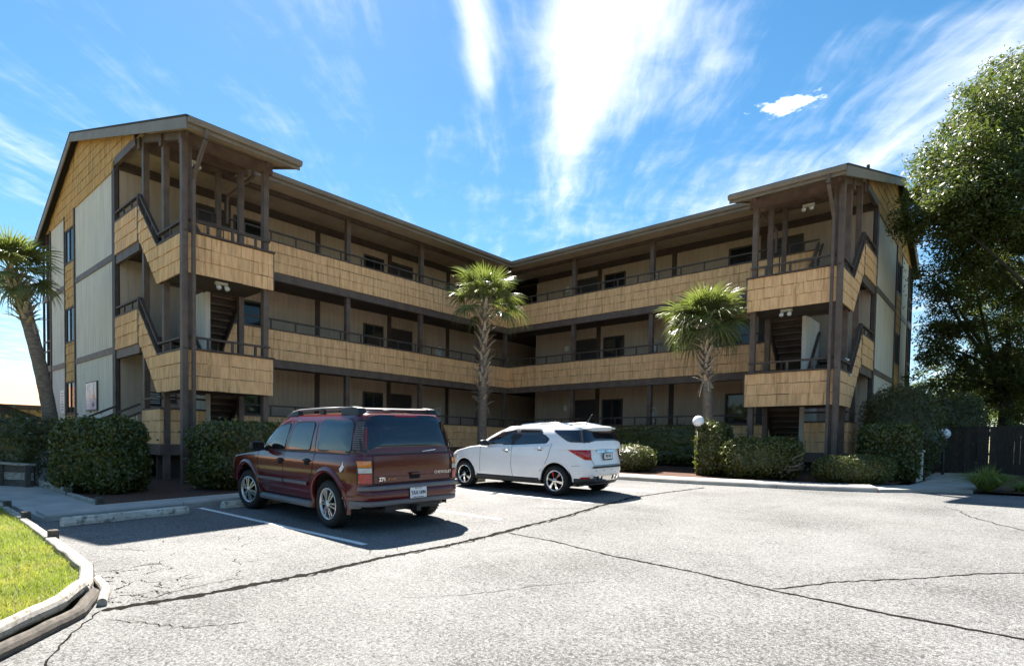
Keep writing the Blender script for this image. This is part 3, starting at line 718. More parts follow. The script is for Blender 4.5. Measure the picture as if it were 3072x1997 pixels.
    W_.part('deck_rail', TRIM_D, L - 0.08, L + 0.0, 0.1, 1.55, z1 + 0.001, z1 + 0.05); W_.part('deck_rail', TRIM_D, L - 0.07, L - 0.02, 0.1, 1.5, z1 + 0.30, z1 + 0.35)
    W_.part('deck_rail', TRIM_D, um + 0.08, L - 0.081, 1.43, 1.52, z1 + 0.001, z1 + 0.05); W_.part('deck_rail', TRIM_D, um + 0.08, L - 0.08, 1.46, 1.5, z1 + 0.30, z1 + 0.35)
    W_.part('skirt', CEIL_D, utow - 0.04, L - 0.1, 0.9, 1.0, 0.1, FL[0] - 0.3)
    # downspouts
    zq = ztop(tv)
    dm = MB(); dw = 0.055
    path = [(L - 0.18, tv + 0.03, zq - 0.2), (L - 0.18, tv + 0.02, zq - 0.42), (L - 0.18, PT + 0.13, zq - 1.12), (L - 0.18, PT + 0.13, gz(*M(L, PT, 0)[:2]) + 0.28), (L - 0.18, PT + 0.42, gz(*M(L, PT, 0)[:2]) + 0.10)]
    for a, b in zip(path[:-1], path[1:]): dm.bar(M(*a), M(*b), 0.10, 0.075, up=M(1, 0, 0) if True else None)
    dm.build('downspout', TRIM, BLD)
    dm = MB(); zg = ztop(ve)
    path = [(u_t0 - 0.25, ve + 0.05, zg - 0.2), (u_t0 - 0.25, ve + 0.04, zg - 0.36), (utow - 0.12, 0.02, zg - 0.95), (utow - 0.12, 0.02, FL[2] + 0.9)]
    for a, b in zip(path[:-1], path[1:]): dm.bar(M(*a), M(*b), 0.09, 0.07, up=M(1, 0, 0))
    dm.build('downspout', TRIM, BLD)

LW = Wing('L', 16.395, 2.364); RW = Wing('R', 14.81, 2.5)
build_wing(LW, [2.02, 5.65, 9.28, 12.9], [(4.41, 5.48), (13.08, 14.14)], [(6.06, 6.98), (11.7, 12.62)], [0.0, 1.9, 5.57, 9.25])
build_wing(RW, [3.78, 7.47, 11.1], [(2.52, 3.62), (11.36, 12.42)], [(4.12, 5.07), (9.85, 10.8)], [3.7, 7.46])
# shingles of the long gallery fronts: the largest as single pieces, the rest together
for W_, sd in ((LW, 90), (RW, 95)):
    for k in (2, 1, 0):
        z = FL[k] - 0.212; ue = W_.L - W_.t - 0.02
        fn = lambda a, o, zz, W_=W_: W_.M(a, o, zz)
        lo, hi = ((0.22, 0.46) if W_ is LW else (0.18, 0.36))
        shingles(fn, [(0.02, z), (ue, z), (ue, z + 0.957), (0.02, z + 0.957)], z, 3, 0.319, lo, hi, k == 1, SHINGLE, sd + k)
REST.build('shingle_cladding', SHINGLE, BLD, kind='stuff')
REST_W.build('gable_shingles', SHINGLE_W, BLD, kind='stuff')
# dark breezeway at the inner corner
BK = MB(); BK.box(-2.3, -2.2, 2.2, 6.0, 0.4, 9.7); BK.box(0.05, 0.14, 2.2, 6.0, 0.4, 9.7); BK.box(-2.19, 0.04, 6.0, 6.1, 0.4, 9.7); BK.build('passage_wall', SIDING_SHADE, BLD)
for z in FL: MB().box(-2.19, 0.04, 2.2, 5.99, z - 0.28, z - 0.003).build('passage_floor', CEIL_D, BLD)
MB().box(-2.19, 0.04, 2.2, 5.99, 9.71, 9.75).build('passage_ceiling', CEIL_D, BLD)
# entrance steps at the left gable: two solid sides with sloping rails
def entrance_steps():
    t_ = empty('entrance_stair', (-1.0, -17.6, gz(-1, -17.6)), 'grooved board sided entrance steps rising to the gallery at the gable end', 'steps')
    g0 = gz(0, -18.9) + 0.05; n = 8
    for i in range(n):
        y = -18.85 + 2.4 * i / n; z = g0 + (1.5 - g0) * (i + 1) / n
        MB().box(-2.1, 0.0, y, y + 0.31, z - 0.06, z).build('tread', CONC, t_)
    for x in (-2.2, 0.02):
        poly = [(-18.9, g0 - 0.1), (-16.5, g0 - 0.1), (-16.5, 2.15), (-18.9, 0.95)]
        MB().prism(poly, lambda p, d: (d, p[0], p[1]), x, x + 0.06).build('side_wall', SIDING, t_)
        MB().bar((x + 0.03, -18.97, 0.96), (x + 0.03, -16.42, 2.19), 0.12, 0.05).build('side_cap', TRIM_D, t_)
        MB().bar((x + 0.03, -18.4, 1.47), (x + 0.03, -16.42, 2.43), 0.06, 0.06).build('handrail', TRIM_D, t_)
        MB().box(x - 0.02, x + 0.08, -18.98, -18.88, g0 - 0.15, 0.95).build('newel_post', TRIM_D, t_)
        for y in (-17.8, -17.1): MB().box(x + 0.0, x + 0.06, y - 0.03, y + 0.03, 0.95 + (y + 18.9) * 0.5, 1.42 + (y + 18.4) * 0.485).build('baluster', TRIM_D, t_)
entrance_steps()
# ------------------------------------------------------------------ foliage helpers
TWIG = mat('bare_twig', (0.22, 0.185, 0.15), 0.9, 0.2, 6)
def unit(a): return a / np.maximum(1e-9, np.linalg.norm(a, axis=1, keepdims=True))
def leaf_mesh(name, pts, nrm, length, width, jit=0.7, up=0.0):
    n = len(pts)
    nn = unit(nrm + rng.normal(0, jit, (n, 3)))
    t = rng.normal(0, 1, (n, 3)); t[:, 2] += up; t = unit(t - nn * np.sum(t * nn, axis=1, keepdims=True)); b = np.cross(nn, t)
    L = (length * rng.uniform(0.65, 1.3, (n, 1))) / 2; W_ = (width * rng.uniform(0.7, 1.25, (n, 1))) / 2
    fold = nn * W_ * 0.35
    v = np.stack([pts - t * L, pts + b * W_ - t * L * 0.1 + fold, pts + t * L, pts - b * W_ - t * L * 0.1 + fold], axis=1).reshape(-1, 3)
    return raw_mesh(name, v, np.arange(4 * n), 4)
def snoise(p, sc, seed=0.0):
    return np.array([mnoise.noise(Vector((q[0] * sc + seed, q[1] * sc, q[2] * sc))) for q in p])
def super_pts(n, half, e, lo, hi, seed, bump=0.10, bsc=1.6):
    d = rng.normal(0, 1, (n, 3)); d = np.sign(d) * np.abs(d) ** 0.8
    d = unit(d); r = 1.0 / np.maximum(1e-6, np.sum(np.abs(d) ** e, axis=1)) ** (1 / e)
    k = lo + (hi - lo) * rng.uniform(0, 1, n) ** 0.45
    u = d * r[:, None]; p = u * k[:, None] * half
    bmp = 1 + bump * (snoise(u * half, bsc, seed) + 0.7 * snoise(u * half, bsc * 2.7, seed + 9))
    return p * bmp[:, None], unit(np.sign(u) * np.abs(u) ** (e - 1) / half)
def shrub(name, c, half, n, label, group=None, e=5.0, leaf=(0.10, 0.052), m=None, rot=0.0, cat='shrub', jit=0.75, lift=0.0, bump=0.11, stray=0.04, twigs=0):
    """c ground point, half-extents; foliage all through the outer volume over a leafy heart"""
    m = m or LEAF
    g = gz(*c); root = empty(name, (c[0], c[1], g), label, cat, group)
    half = np.array(half); ctr = np.array([c[0], c[1], g + half[2] + 0.06 + lift]); cr, sr = math.cos(rot), math.sin(rot)
    Rz = np.array([[cr, -sr, 0], [sr, cr, 0], [0, 0, 1]])
    sd = rng.uniform(0, 50)
    p, nn = super_pts(n, half, e, 0.80, 1.04, sd, bump)
    k = int(n * stray); p[:k] *= rng.uniform(1.02, 1.2, (k, 1))
    p = p @ Rz.T + ctr; nn = nn @ Rz.T
    ok = p[:, 2] > g + 0.04
    new_obj('foliage', leaf_mesh('foliage', p[ok], nn[ok], leaf[0], leaf[1], jit), m, root)
    bm = bmesh.new(); bmesh.ops.create_icosphere(bm, subdivisions=4, radius=1.0)
    for v in bm.verts:
        d = np.array(v.co); d = d / np.linalg.norm(d); r = 1 / (np.sum(np.abs(d) ** e)) ** (1 / e); u = d * r
        q = (u * 0.84 * half * (1 + bump * (mnoise.noise(Vector(u * half * 1.6 + np.array([sd, 0, 0]))) + 0.7 * mnoise.noise(Vector(u * half * 4.32 + np.array([sd + 9, 0, 0]))))) * (1 + 0.06 * mnoise.noise(Vector(u * 7)))) @ Rz.T + ctr
        v.co = Vector((q[0], q[1], max(q[2], g - 0.02)))
    me = bpy.data.meshes.new('heart'); bm.to_mesh(me); bm.free()
    new_obj('inner_foliage', me, m, root)
    for i in range(twigs):
        a = rng.uniform(0, 6.28); b0 = Vector((ctr[0], ctr[1], g + 0.1)); pts = [b0]
        tgt = Vector((ctr[0] + half[0] * 1.1, ctr[1] - half[1] * 0.9 * rng.uniform(0.4, 1.2), g + half[2] * rng.uniform(0.5, 1.5)))
        pts = [b0.lerp(tgt, f) + Vector(rng.normal(0, 0.04, 3)) for f in (0, 0.3, 0.6, 0.85, 1.1)]
        MB().tube(pts, [0.02, 0.016, 0.012, 0.008, 0.004], 5).build('twig', TWIG, root)
    return root

HG = None
shrub('clipped_hedge', (3.55, -18.3), (0.98, 0.58, 0.80), 9500, 'clipped dark hedge beside the concrete path and entrance steps', rot=R(25), e=4.5)
shrub('clipped_hedge', (4.95, -15.55), (0.70, 1.22, 0.77), 9500, 'clipped hedge in front of the dark red SUV under the stair tower', rot=R(-2), e=5)
shrub('oleander_shrub', (-0.9, -19.05), (1.3, 0.55, 0.86), 5200, 'dark long leaved oleander in front of the leaning palm', rot=R(18), e=2.6, leaf=(0.17, 0.034), m=LEAF_O, jit=0.9, bump=0.25, stray=0.14)
shrub('bright_shrub', (-4.4, -19.55), (1.0, 0.7, 0.62), 5200, 'sunlit bright green shrub by the tan shed wall', e=3, m=PALM, leaf=(0.08, 0.04))
shrub('clipped_hedge', (1.2, -9.3), (0.55, 3.6, 0.72), 9000, 'long low hedge along the gallery behind both parked cars', e=6)
shrub('clipped_hedge', (6.6, -1.35), (4.6, 0.55, 0.72), 11000, 'long dark hedge along the gallery behind the white SUV', e=6)
shrub('rounded_shrub', (9.35, -4.75), (0.72, 0.66, 0.43), 5000, 'small rounded grey green shrub beside the white SUV', e=2.5, m=LEAF_O, leaf=(0.06, 0.03))
shrub('upright_shrub', (11.95, -4.6), (0.46, 0.52, 0.78), 4200, 'upright sunlit bush under the white globe lamp', e=3.6, leaf=(0.105, 0.055))
shrub('clipped_shrub', (13.35, -4.75), (1.0, 0.60, 0.58), 7500, 'wide clipped bush with bare twigs on one side before the stair tower', e=3.4, rot=R(14), leaf=(0.085, 0.045), twigs=9)
shrub('mounded_shrub', (15.55, -4.75), (0.86, 0.52, 0.37), 8500, 'low mounded small leaved bush beside the kerb', e=2.8, rot=R(24), leaf=(0.055, 0.032))
shrub('clipped_hedge', (16.0, -2.75), (0.66, 0.95, 0.74), 11000, 'tall square hedge beside the concrete ramp', e=5, rot=R(12))
shrub('tall_shrub', (16.05, -0.75), (1.02, 0.8, 1.32), 10000, 'large dark rounded shrub against the gable wall by the fence', e=2.6, leaf=(0.10, 0.034), m=LEAF_O, jit=0.9)
shrub('tall_shrub', (17.1, 1.9), (0.9, 0.6, 1.25), 7000, 'dark shrub standing between the large shrub and the board fence', e=2.6, leaf=(0.10, 0.036), m=LEAF_O, jit=0.9)

def blades(name, pts, h, w, m, parent=None, lean=0.5, kind=None, arch=0.0):
    n = len(pts); a = rng.uniform(0, 2 * np.pi, n); hh = h * rng.uniform(0.6, 1.35, n); ww = w * rng.uniform(0.7, 1.3, n)
    la = rng.uniform(0, 2 * np.pi, n); ln = lean * rng.uniform(0, 1, n)
    s = np.stack([np.cos(a), np.sin(a), np.zeros(n)], 1) * ww[:, None] / 2; l = np.stack([np.cos(la) * ln, np.sin(la) * ln, np.ones(n)], 1)
    mid = pts + l * (hh * 0.55)[:, None]; tip = pts + l * hh[:, None] + np.stack([np.cos(la), np.sin(la), np.zeros(n)], 1) * (hh * ln * 0.5)[:, None] - np.array([0, 0, 1]) * (arch * hh * ln)[:, None]
    v = np.stack([pts - s, pts + s, mid + s * 0.8, mid - s * 0.8, tip], 1).reshape(-1, 3)
    me = bpy.data.meshes.new(name); base = np.arange(n) * 5
    q = np.stack([base, base+1, base+2, base+3], 1); t3 = np.stack([base+3, base+2, base+4], 1)
    lv = np.concatenate([q.ravel(), t3.ravel()]).astype(np.int32)
    me.vertices.add(len(v)); me.vertices.foreach_set('co', v.astype(np.float32).ravel())
    me.loops.add(len(lv)); me.loops.foreach_set('vertex_index', lv)
    me.polygons.add(2 * n); me.polygons.foreach_set('loop_start', np.concatenate([np.arange(n) * 4, 4 * n + np.arange(n) * 3]).astype(np.int32))
    me.update(); me.validate()
    return new_obj(name, me, m, parent, kind)
# lawn on the left, held by timber edging
EDGE = [(-6, -20.0), (5.3, -20.28), (7.24, -20.34), (9.51, -20.46), (11.70, -20.60), (12.45, -20.80), (13.02, -21.05), (13.70, -21.70), (14.30, -22.7), (14.6, -24)]
sheet('lawn', EDGE + [(14.6, -30), (-6, -30)], 0.055, EARTH)
def edge_y(x): return np.interp(x, [p[0] for p in EDGE], [p[1] for p in EDGE])
_y = R(CAM['yaw']); _f = np.array([-math.sin(_y), math.cos(_y)]); _r = np.array([math.cos(_y), math.sin(_y)])
def lawn_blades():
    n = 260000; x = rng.uniform(2.0, 14.5, n); y = edge_y(x) - rng.uniform(0.05, 4.2, n) ** 1.0
    dx = x - CAM['X']; dy = y - CAM['Y']; dep = dx * _f[0] + dy * _f[1]; lat = dx * _r[0] + dy * _r[1]
    u = CAM['cx'] + CAM['f'] * lat / np.maximum(dep, 0.3)
    keep = (dep > 1.5) & (u > -260) & (rng.uniform(0, 1, n) < np.clip(3.2 / dep, 0.18, 1))
    x, y = x[keep], y[keep]; z = np.array([gz(a, b) for a, b in zip(x, y)]) + 0.05
    blades('grass', np.stack([x, y, z], 1), 0.055, 0.007, LAWN, None, 0.9, 'stuff')
lawn_blades()
def clump(c, n, h, label):
    a = rng.uniform(0, 2*np.pi, n); r = 0.10 * np.sqrt(rng.uniform(0, 1, n)); g = gz(*c)
    p = np.stack([c[0] + r * np.cos(a), c[1] + r * np.sin(a), np.full(n, g + 0.05)], 1)
    root = empty('grass_clump', (c[0], c[1], g), label, 'plant'); blades('blades', p, h, 0.016, GRASSCLUMP, root, 1.25, None, 0.75)
clump((18.15, -4.55), 900, 0.55, 'fountain shaped clump of green grass beside the concrete ramp')
clump((18.75, -4.2), 300, 0.22, 'low straggly green plant in the mulch by the fence')

# ------------------------------------------------------------------ palms
def frond_mesh(seed, lp, rb, droop):
    rd = random.Random(seed); mb = MB()
    pet = [(0, 0, 0), (lp * 0.35, 0, 0.02 * lp), (lp * 0.7, 0, 0.0), (lp, 0, -0.06 * lp)]
    mb.tube(pet, [0.022, 0.018, 0.014, 0.010], 4)
    n = 32
    for i in range(n):
        a = R(-118 + 236 * i / (n - 1)) + rd.uniform(-0.02, 0.02); c = math.cos(a); s = math.sin(a)
        L = rb * (0.74 + 0.26 * max(-0.2, c)) * rd.uniform(0.9, 1.08); d = droop * rd.uniform(0.6, 1.5)
        fold = 0.16 * abs(s)
        vs = []
        for q, w in ((0.0, 0.010), (0.3, 0.044), (0.6, 0.038), (0.85, 0.018), (1.0, 0.002)):
            x = lp + c * L * q - (0.08 * L * q * q if c > 0 else 0); y = s * L * q; z = -0.06 * lp + fold * L * q - d * L * q ** 2.6
            px, py = -s * w / 2, c * w / 2
            vs += [(x - px, y - py, z - 0.004), (x, y, z + w * 0.30), (x + px, y + py, z - 0.004)]
        mb.add(vs, [f for k in range(4) for f in ((3*k, 3*k+1, 3*k+4, 3*k+3), (3*k+1, 3*k+2, 3*k+5, 3*k+4))])
    return mb.mesh('frond', fix=False)
def boot_mesh(seed, L=0.30):
    rd = random.Random(seed); mb = MB(); vs = []
    for q, w, o, t in ((0, 0.07, 0.0, 0.02), (0.4, 0.05, 0.06, 0.018), (0.75, 0.038, 0.13, 0.014), (1.0, 0.030, 0.20, 0.008)):
        z = L * q; vs += [(o, -w, z), (o + t, 0, z + 0.01), (o, w, z), (o - t, 0, z)]
    mb.add(vs, [(4*k+j, 4*k+(j+1) % 4, 4*k+4+(j+1) % 4, 4*k+4+j) for k in range(3) for j in range(4)] + [(12, 13, 14, 15)])
    return mb.mesh('boot')
def palm(name, label, base, top, rad, boots, nf, lp, rb, seed, bend=0.0, dry=0, el_min=-35, boot_n=80, boot_len=0.30):
    rd = random.Random(seed); b = Vector((base[0], base[1], gz(*base[:2]) - 0.1)); t = Vector(top)
    root = empty(name, (b.x, b.y, b.z + 0.1), label, 'palm tree', 'palm trees by the building')
    n = 40; side = Vector((t.x - b.x, t.y - b.y, 0)); line = []
    for i in range(n + 1):
        q = i / n; p = b.lerp(t, q); p -= side * (bend * 4 * q * (1 - q) * 0.25)
        line.append(p)
    rs = [rad * (1.15 - 0.2 * (i / n)) * (1 + 0.025 * math.sin(i * 2.1)) for i in range(n + 1)]
    MB().tube(line, rs, 16).build('trunk', PBARK, root, smooth=True)
    # ring scars
    for k in range(0): pass
    meshes = [boot_mesh(seed + i, boot_len) for i in range(3)]
    for m_ in meshes: m_.materials.append(BOOT)
    z0, z1 = boots; i = 0
    for i in range(boot_n):
        f = i / boot_n; z = z0 + (z1 - z0) * f; q = (z - b.z) / (t.z - b.z); p = line[min(n, max(0, int(q * n)))]
        a = i * 2.39996 + rd.uniform(-0.15, 0.15); rr_ = rad * 0.9
        o = bpy.data.objects.new('boot', meshes[i % 3]); col.objects.link(o)
        o.rotation_euler = (0, rd.uniform(0.0, 0.55) + (0.35 if f < 0.15 else 0), a); o.location = (p.x + math.cos(a) * rr_, p.y + math.sin(a) * rr_, z - 0.1)
        sc = rd.uniform(0.75, 1.25); o.scale = (sc, sc, sc); attach(o, root)
    fm = [frond_mesh(seed * 7 + i, lp * (0.85 + 0.08 * i), rb, 0.22 + 0.10 * i) for i in range(5)]
    for m_ in fm: m_.materials.append(PALM)
    for i in range(nf):
        f = (i + 0.5) / nf; el = R(el_min + (82 - el_min) * f ** 0.85) + rd.uniform(-0.12, 0.12); a = i * 2.39996 + rd.uniform(-0.2, 0.2)
        k = min(4, int((1 - f) * 5)); o = bpy.data.objects.new('frond', fm[k]); col.objects.link(o)
        o.rotation_euler = (rd.uniform(-0.35, 0.35), -el, a); o.location = t + Vector((0, 0, -0.05)); s_ = rd.uniform(0.85, 1.1) * (1 - 0.25 * max(0, f - 0.75)); o.scale = (s_, s_, s_); attach(o, root)
    dm = frond_mesh(seed + 99, lp * 0.5, rb * 0.55, 0.9)
    for i in range(dry):
        a = rd.uniform(0, 6.28); p = line[int((z0 - b.z) / (t.z - b.z) * n)]
        me = MB(); q = Vector((math.cos(a), math.sin(a), 0)); L = rd.uniform(0.2, 0.5)
        me.bar(p + q * rad, p + q * (rad + 0.12) - Vector((0, 0, L)), 0.05, 0.012); me.build('dry_leaf_base', DRY, root)
palm('cabbage_palm', 'tall straight palm with a booted trunk between the two parked SUVs', (3.4, -5.55, 0), (3.42, -5.5, 6.9), 0.165, (3.0, 6.7), 26, 0.85, 0.92, 5, dry=4, el_min=-28, boot_n=95, boot_len=0.34)
palm('cabbage_palm', 'shorter full headed palm beside the globe lamp and far stair tower', (11.42, -3.45, 0), (11.0, -3.2, 5.55), 0.15, (3.6, 5.4), 50, 0.66, 0.88, 9, dry=6, el_min=-38, boot_n=85, boot_len=0.27)
palm('cabbage_palm', 'leaning palm with smooth curved trunk at the gable end', (-1.05, -18.15, 0), (-2.3, -18.95, 6.1), 0.165, (4.7, 6.0), 30, 0.66, 0.76, 13, bend=0.7, dry=3, el_min=-40, boot_n=70, boot_len=0.32)

# ------------------------------------------------------------------ broadleaf trees beyond the fence
def tree(name, label, base, height, blobs, per, leaf, m, seed, group='trees beyond the fence', limb_r=0.22):
    rd = random.Random(seed); b = Vector((base[0], base[1], gz(*base[:2]) - 0.1))
    root = empty(name, (b.x, b.y, b.z + 0.1), label, 'tree', group)
    tr = MB(); top = b + Vector((0, 0, height * 0.55)); tr.tube([b, b.lerp(top, 0.5) + Vector((0.08, 0.1, 0)), top], [limb_r * 1.3, limb_r, limb_r * 0.7], 10)
    tr.build('trunk', BARK, root, smooth=True)
    P_, N_ = [], []
    for c, r in blobs:
        c = np.array(c, float); r = np.array(r if hasattr(r, '__len__') else (r, r, r * 0.85), float)
        L = MB(); s = b.lerp(top, rd.uniform(0.35, 0.95)); e = Vector(c); mid = s.lerp(e, 0.5) + Vector((rd.uniform(-.2, .2), rd.uniform(-.2, .2), 0.15))
        L.tube([s, mid, e], [limb_r * 0.45, limb_r * 0.28, 0.03], 7); L.build('limb', BARK, root, smooth=True)
        vol = r[0] * r[1] + r[1] * r[2] + r[0] * r[2]; n = int(per * vol)
        # leaves sit on sprays: many small tufts spread through the blob
        nt = max(14, n // 44); d = unit(rng.normal(0, 1, (nt, 3))); k = 0.35 + 0.68 * rng.uniform(0, 1, nt) ** 0.5
        ctr = c + d * k[:, None] * r * (1 + 0.22 * snoise(d * 2.2, 1.3, seed))[:, None]
        keep = snoise(ctr, 0.95, seed * 1.7) > -0.16; ctr = ctr[keep]; d = d[keep]; nt = len(ctr)
        idx = rng.integers(0, nt, n); spr = rng.normal(0, 1, (n, 3)) * np.array([0.20, 0.20, 0.12])
        P_.append(ctr[idx] + spr); N_.append(unit(d[idx] * 0.5 + np.array([0, 0, 0.7])))
    P_ = np.concatenate(P_); N_ = np.concatenate(N_)
    new_obj('crown', leaf_mesh('crown', P_, N_, leaf[0], leaf[1], 0.65), m, root)
    return root
tree('evergreen_tree', 'tall dense evergreen tree rising over the board fence beside the far gable', (20.6, 6.4, 0), 13,
     [((17.93, 4.69, 12.41), 1.9), ((17.14, 3.23, 10.69), 1.7), ((16.45, 1.95, 9.46), 1.15), ((18.54, 5.99, 13.76), 1.9), ((18.25, 3.50, 9.36), 1.8), ((17.00, 2.62, 9.14), 1.3), ((16.15, 1.6, 9.04), 0.7), ((19.16, 5.77, 11.26), 2.2), ((17.52, 4.14, 8.29), 1.3), ((18.84, 6.01, 7.89), 2.0), ((19.32, 7.42, 14.53), 1.9)],
     1350, (0.15, 0.056), LEAF_T, 31)
tree('evergreen_tree', 'darker broad tree filling the gap behind the board fence', (18.2, 9.6, 0), 9,
     [((16.73, 8.78, 7.18), 1.5), ((18.03, 9.97, 7.21), 2.0), ((16.25, 8.29, 5.76), 1.2), ((17.44, 9.35, 5.26), 1.9), ((18.87, 9.97, 5.20), 2.2), ((16.13, 9.48, 4.47), 1.2), ((18.16, 9.92, 3.33), 1.6), ((17.05, 10.27, 3.39), 1.2), ((19.33, 10.99, 3.35), 1.8), ((16.02, 6.82, 8.11), 0.8), ((17.14, 7.85, 8.30), 1.3)],
     760, (0.15, 0.056), LEAF_T, 37)
tree('broadleaf_tree', 'pale sunlit tree far beyond the fence', (16.5, 25, 0), 7,
     [((15.35, 23.69, 5.28), 2.0), ((16.55, 24.75, 4.25), 2.2), ((14.41, 22.79, 4.20), 1.5), ((17.89, 26.01, 5.33), 2.4)],
     380, (0.2, 0.085), LEAF_B, 41)

# unseen tree line added behind the camera to darken the car reflections
def tree_line():
    n = 26000; t = rng.uniform(0, 1, n); path = np.array([(-60, -75), (-25, -68), (10, -62), (40, -58), (62, -40), (70, -10), (66, 25)], float)
    k = t * (len(path) - 1); i = np.minimum(k.astype(int), len(path) - 2); f = (k - i)[:, None]; p2 = path[i] * (1 - f) + path[i + 1] * f + rng.normal(0, 2.2, (n, 2))
    top = 7.5 + 3.0 * np.array([mnoise.noise(Vector((a * 14, 3.3, 0))) + 0.6 * mnoise.noise(Vector((a * 47, 8.3, 0))) for a in t]); z = top * rng.uniform(0, 1, n) ** 0.8
    P_ = np.stack([p2[:, 0], p2[:, 1], z - 0.5], 1); N_ = np.tile(np.array([[-0.4, 0.6, 0.5]]), (n, 1))
    o = new_obj('unseen_woodland', leaf_mesh('unseen_woodland', P_, N_, 1.1, 0.7, 0.8), LEAF_B, None, 'stuff')
tree_line()
# ------------------------------------------------------------------ board fence beyond the ramp
def board_fence():
    rd = random.Random(4)
    root = empty('board_fence', (17.9, 1.35, gz(17.9, 1.35)), 'dark vertical board fence with narrow light gaps behind the ramp', 'fence')
    x = 16.62; i = 0
    while x < 23.5:
        w = 0.135 + rd.uniform(-0.006, 0.006); g = gz(x, 1.35); gap = 0.001 if i not in (1, 7, 9, 16, 30) else 0.014
        z1 = 2.18 + rd.uniform(-0.015, 0.015) + (x - 17) * 0.008
        MB().box(x, x + w, 1.34, 1.362, g + 0.07 + rd.uniform(0, 0.05), z1).build('board', FENCE, root); x += w + gap; i += 1
    for z in (0.95, 1.9): MB().box(16.6, 23.5, 1.363, 1.41, z, z + 0.09).build('fence_rail', FENCE, root)
    for q in (16.65, 18.9, 21.2): MB().box(q, q + 0.1, 1.411, 1.5, gz(q, 1.4) - 0.1, 2.2).build('fence_post', FENCE, root)
FENCE = mat('dark_fence_board', (0.045, 0.034, 0.026), 0.9, 0.35, 6, 0.5, 30, stretch=(6, 6, 1), rand=0.25)
board_fence()
# small handrail end beside the ramp
hb = empty('ramp_barrier', (16.72, -1.9, gz(16.7, -1.9)), 'low grooved board barrier with a pale capped end by the ramp', 'barrier')
siding('side_panel', SIDING, lambda a, o, z: (16.70 + o, a, z), -3.1, -1.75, gz(16.7, -2) + 0.02, 1.38, hb)
MB().box(16.6, 16.69, -3.1, -1.75, gz(16.7, -2), 1.38).build('panel_back', TRIM_D, hb)
MB().box(16.58, 16.75, -3.15, -1.70, 1.381, 1.43).build('cap', SIDING, hb); MB().box(16.60, 16.71, -1.749, -1.68, gz(16.7, -2), 1.38).build('end_post', SIDING, hb)

# ------------------------------------------------------------------ globe lamps
def globe_lamp(c, zc, r, label):
    g = gz(*c); root = empty('globe_lamp', (c[0], c[1], g), label, 'lamp', 'globe path lamps')
    MB().tube([(c[0], c[1], g - 0.05), (c[0], c[1], zc - r - 0.05)], 0.038, 10).build('lamp_post', METAL_D, root, smooth=True)
    MB().lathe([(0.05, zc - r - 0.06), (0.085, zc - r - 0.05), (0.085, zc - r + 0.025), (0.06, zc - r + 0.05)], 16, lambda a, h, t: (c[0] + a * math.cos(t), c[1] + a * math.sin(t), h)).build('collar', METAL_D, root)
    bm = bmesh.new(); bmesh.ops.create_uvsphere(bm, u_segments=28, v_segments=18, radius=r); bmesh.ops.translate(bm, verts=bm.verts, vec=(c[0], c[1], zc))
    me = bpy.data.meshes.new('globe'); bm.to_mesh(me); bm.free(); me.shade_smooth(); new_obj('globe', me, GLOBE, root)
globe_lamp((11.62, -5.0), 2.19, 0.165, 'white globe lamp on a post over the upright bush')
globe_lamp((17.0, 0.35), 1.93, 0.165, 'white globe lamp half hidden by the tall square hedge')
globe_lamp((-1.9, -18.72), 1.86, 0.14, 'white globe lamp among the oleander leaves')

# ------------------------------------------------------------------ wheel stops, timber edging
def wheel_stop(x, y0, y1, label, m=CONC_W):
    prof = [(-0.10, 0.0), (-0.10, 0.05), (-0.065, 0.125), (0.065, 0.125), (0.10, 0.05), (0.10, 0.0)]; n = len(prof)
    ys = [y0, y0 + 0.03] + [y0 + (y1 - y0) * k / 8 for k in range(1, 8)] + [y1 - 0.03, y1]; vs = []
    for j, y in enumerate(ys):
        s = 0.93 if j in (0, len(ys) - 1) else 1.0
        vs += [(x + p[0] * s + random.uniform(-.003, .003), y, gz(x, y) + p[1] * s + random.uniform(-.003, .003) + 0.003) for p in prof]
    fs = [(j*n+i, j*n+i+1, (j+1)*n+i+1, (j+1)*n+i) for j in range(len(ys)-1) for i in range(n-1)] + [tuple(range(n)), tuple(range((len(ys)-1)*n, len(ys)*n))]
    MB().add(vs, fs).build('wheel_stop', m, bevel=0.012, label=label, cat='wheel stop', group='concrete wheel stops')
wheel_stop(7.87, -19.98, -18.12, 'stained concrete wheel stop in the empty bay by the lawn')
wheel_stop(7.72, -17.45, -15.6, 'concrete wheel stop under the nose of the dark red SUV')
wheel_stop(7.62, -11.9, -10.1, 'concrete wheel stop under the nose of the white SUV')
def timber(a, b, w, h, z0, m, label, group='timber edging of lawn and bed', nm='edging_timber', cat='timber'):
    a = Vector(a); b = Vector(b); n = 10; d = (b - a).normalized(); nn = Vector((-d.y, d.x)); vs = []
    for i in range(n + 1):
        p = a.lerp(b, i / n); wob = random.uniform(-.006, .006); g = gz(p.x, p.y)
        for s, q in ((-1, 0), (-1, 1), (1, 1), (1, 0)):
            x = p + nn * (s * w / 2 + wob); vs.append((x.x, x.y, g + z0 + q * h + random.uniform(-.004, .004)))
    MB().add(vs, [(4*i+j, 4*i+(j+1) % 4, 4*i+4+(j+1) % 4, 4*i+4+j) for i in range(n) for j in range(4)] + [(0, 1, 2, 3), (4*n+3, 4*n+2, 4*n+1, 4*n)]).build(nm, m, bevel=0.012, label=label, cat=cat, group=group)
timber((1.5, -20.17), (5.25, -20.27), 0.10, 0.13, -0.02, TIMBER, 'weathered edging timber running along the concrete path')
timber((5.42, -20.28), (7.16, -20.33), 0.10, 0.13, -0.02, TIMBER, 'weathered edging timber between path and lawn near the stubs')
